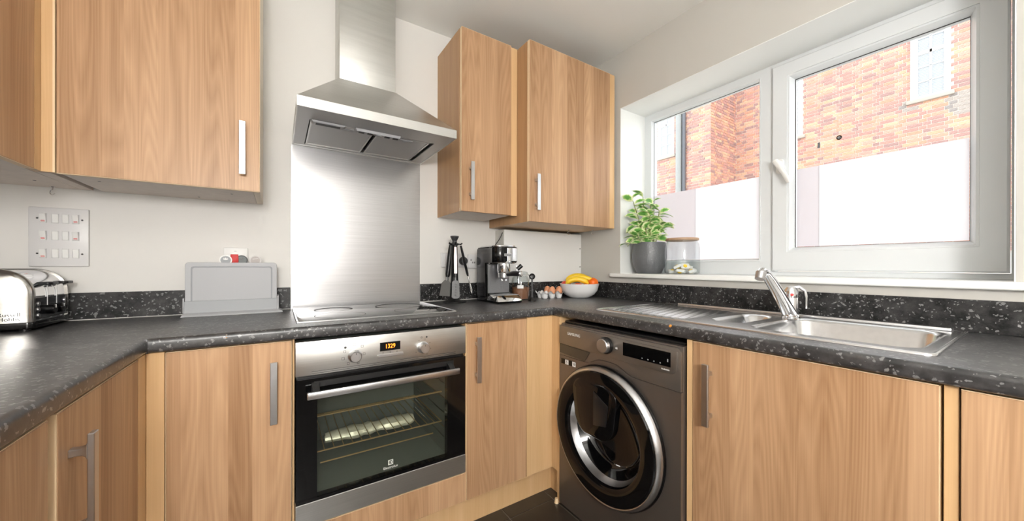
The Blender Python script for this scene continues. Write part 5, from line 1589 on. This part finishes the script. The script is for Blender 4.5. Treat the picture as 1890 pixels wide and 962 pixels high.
# ================================================================== ON THE WINDOW SILL
kx, ky = 0.122, -0.560
pt = thing('potted_plant', 'variegated green and cream plant in a speckled grey pot on the sill', 'plant', (kx, ky, WZ0))
part('pot', B().lathe([(0.0, 0.0006), (0.066, 0.0006), (0.070, 0.005), (0.092, 0.050), (0.100, 0.095), (0.0985, 0.140), (0.0930, 0.184), (0.0900, 0.186), (0.0870, 0.182), (0.0900, 0.150)], (kx, ky, WZ0), (0, 0, 1), 48), M['pot'], pt)
part('soil', B().lathe([(0, 0.168), (0.05, 0.170), (0.0885, 0.160)], (kx, ky, WZ0), (0, 0, 1), 24), M['soil'], pt)
lm_ = B()
nl = 10
pts_top, pts_bot = [], []
rowsL = []
for i in range(nl + 1):
    t = i / nl
    wd = 0.30 * (math.sin(math.pi * min(1, t ** 0.85)) ** 0.75) + (0.012 if i in (0,) else 0)
    if i == nl: wd = 0.004
    zc_ = 0.10 * math.sin(math.pi * t) - 0.14 * t * t
    rowsL.append([(t, -wd, zc_ + 0.10 * wd), (t, -wd * 0.5, zc_ - 0.0), (t, 0, zc_ - 0.03), (t, wd * 0.5, zc_ - 0.0), (t, wd, zc_ + 0.10 * wd)])
vv = [[lm_.bm.verts.new(p) for p in r_] for r_ in rowsL]
for i in range(nl):
    for j in range(4):
        lm_.bm.faces.new((vv[i][j], vv[i][j + 1], vv[i + 1][j + 1], vv[i + 1][j]))
leaf0 = None
rl = random.Random(23)
VR = Vector((math.cos(YAW), -math.sin(YAW), 0))       # to the right as seen from the room
VA = Vector((math.sin(YAW), math.cos(YAW), 0))
def add_leaf(p, d, ln, roll):
    global leaf0
    d = d.normalized()
    q = d.to_track_quat('X', 'Z')
    e = (q @ Euler((roll, 0, 0)).to_quaternion()).to_euler()
    if leaf0 is None:
        leaf0 = part('leaf', lm_, M['leaf'], pt, world=False, sharp=80)
        o_ = leaf0
    else:
        o_ = leaf0.copy(); COL.objects.link(o_); o_.parent = pt
    o_.location = p - Vector(pt.location)
    o_.rotation_euler = e
    o_.scale = (ln, ln * rl.uniform(0.9, 1.15), ln)
base = Vector((kx, ky, WZ0 + 0.165))
stems = [  # (start right, mid (right,away,up), end)
    (-0.02, (-0.06, -0.01, 0.15), (-0.105, 0.00, 0.290)),
    (-0.01, (-0.03, 0.00, 0.16), (-0.035, 0.01, 0.300)),
    (0.01, (0.01, 0.00, 0.13), (0.015, 0.02, 0.255)),
    (0.02, (0.045, 0.00, 0.11), (0.065, 0.01, 0.215)),
    (0.03, (0.055, -0.01, 0.07), (0.075, 0.00, 0.150)),
    (-0.03, (-0.10, -0.04, 0.09), (-0.155, -0.05, 0.075)),
    (-0.02, (-0.11, -0.05, 0.06), (-0.150, -0.06, -0.005)),
    (0.00, (0.00, -0.03, 0.10), (-0.01, -0.03, 0.195)),
]
for k, (s0, m_, e_) in enumerate(stems):
    P0 = base + VR * s0
    P1 = base + VR * m_[0] + VA * m_[1] + Vector((0, 0, m_[2]))
    P2 = base + VR * e_[0] + VA * e_[1] + Vector((0, 0, e_[2]))
    pts = [P0 * (1 - t) ** 2 + P1 * 2 * t * (1 - t) + P2 * t * t for t in [i / 8 for i in range(9)]]
    part('stem', B().tube(pts, [0.0036 - 0.0002 * i for i in range(9)], 7), M['stem'], pt)
    n = 13 if k < 5 else 9
    for i in range(n):
        t = 0.22 + 0.78 * i / (n - 1)
        p = P0 * (1 - t) ** 2 + P1 * 2 * t * (1 - t) + P2 * t * t
        az = rl.uniform(0, 6.28) if i % 2 else rl.choice([0, 3.14]) + rl.uniform(-.5, .5)
        d = VR * math.cos(az) + VA * math.sin(az) * 0.6 + Vector((0, 0, rl.uniform(-0.25, 0.55) + (0.5 if i == n - 1 else 0)))
        add_leaf(p, d, rl.uniform(0.062, 0.090), rl.uniform(-0.9, 0.9))

gx_, gy_ = 0.130, -0.765
gj = thing('glass_jar', 'clear glass storage jar with a pale wooden lid on the sill', 'jar', (gx_, gy_, WZ0))
part('glass', B().lathe([(0.0, 0.0006), (0.080, 0.0006), (0.0885, 0.006), (0.0900, 0.020), (0.0900, 0.140), (0.0860, 0.165), (0.0790, 0.178), (0.0790, 0.184)], (gx_, gy_, WZ0), (0, 0, 1), 48), M['jarglass'], gj)
part('lid', B().lathe([(0, 0.184), (0.0785, 0.184), (0.0850, 0.187), (0.0850, 0.196), (0.0830, 0.199), (0, 0.199)], (gx_, gy_, WZ0), (0, 0, 1), 40), M['lid'], gj)
tb0 = None
rt_ = random.Random(3)
spots = [(-0.052, 0.02, 0.016), (-0.018, -0.035, 0.016), (0.020, 0.0, 0.016), (0.055, -0.020, 0.016), (0.03, -0.055, 0.016), (-0.04, -0.055, 0.016), (0.0, 0.050, 0.016), (0.05, 0.035, 0.016),
         (-0.035, -0.008, 0.040), (0.006, -0.028, 0.042), (0.042, 0.004, 0.040), (-0.01, 0.025, 0.042)]
for k, (a, c, z) in enumerate(spots):
    p = Vector((gx_, gy_, WZ0 + z)) + VR * a * 0.85 + VA * c * 0.85
    rot = (rt_.uniform(-.5, .5), rt_.uniform(-.5, .5), rt_.uniform(0, 6.28)) if k not in (9,) else (R(60), 0, R(-45))
    if tb0 is None:
        tb0 = thing('wrapped_tablet', 'white and yellow wrapped tablet lying in the clear glass jar', 'tablet', p, group='tablets in the glass jar')
        tb0.rotation_euler = rot
        part('wrapper', B().prism(rrect(0, 0, 0.022, 0.016, 0.006, 3), 'z', -0.008, 0.008), M['white'], tb0, bevel=0.003, world=False)
        part('gel_spot', B().lathe([(0.011, 0), (0.009, 0.003), (0, 0.004)], (0, 0, 0.0075), (0, 0, 1), 16), M['yellow'], tb0, world=False)
        part('gel_spot', B().lathe([(0.011, 0), (0.009, 0.003), (0, 0.004)], (0, 0, -0.0075), (0, 0, -1), 16), M['yellow'], tb0, world=False)
    else:
        c_ = dup(tb0, p, rot)

# ================================================================== ADDED FILL LAMP (unseen behind the viewer, brightens the room)
LX, LY = -1.98, -2.98
cl = thing('fill_lamp', 'added fill lamp, an unseen opal ball behind the viewer that brightens the room', 'lamp', (LX, LY, ZCEIL))
part('fill_lamp_rose', B().lathe([(0.055, 0), (0.055, 0.018), (0.012, 0.030), (0.006, 0.034)], (LX, LY, ZCEIL), (0, 0, -1), 28, caps=True), M['white'], cl)
part('fill_lamp_flex', B().cyl((LX, LY, ZCEIL - 0.03), (LX, LY, ZCEIL - 0.72), 0.004), M['white'], cl)
part('globe', B().ball((LX, LY, ZCEIL - 0.90), 0.20, seg=32, rings=20), M['fillglass'], cl)
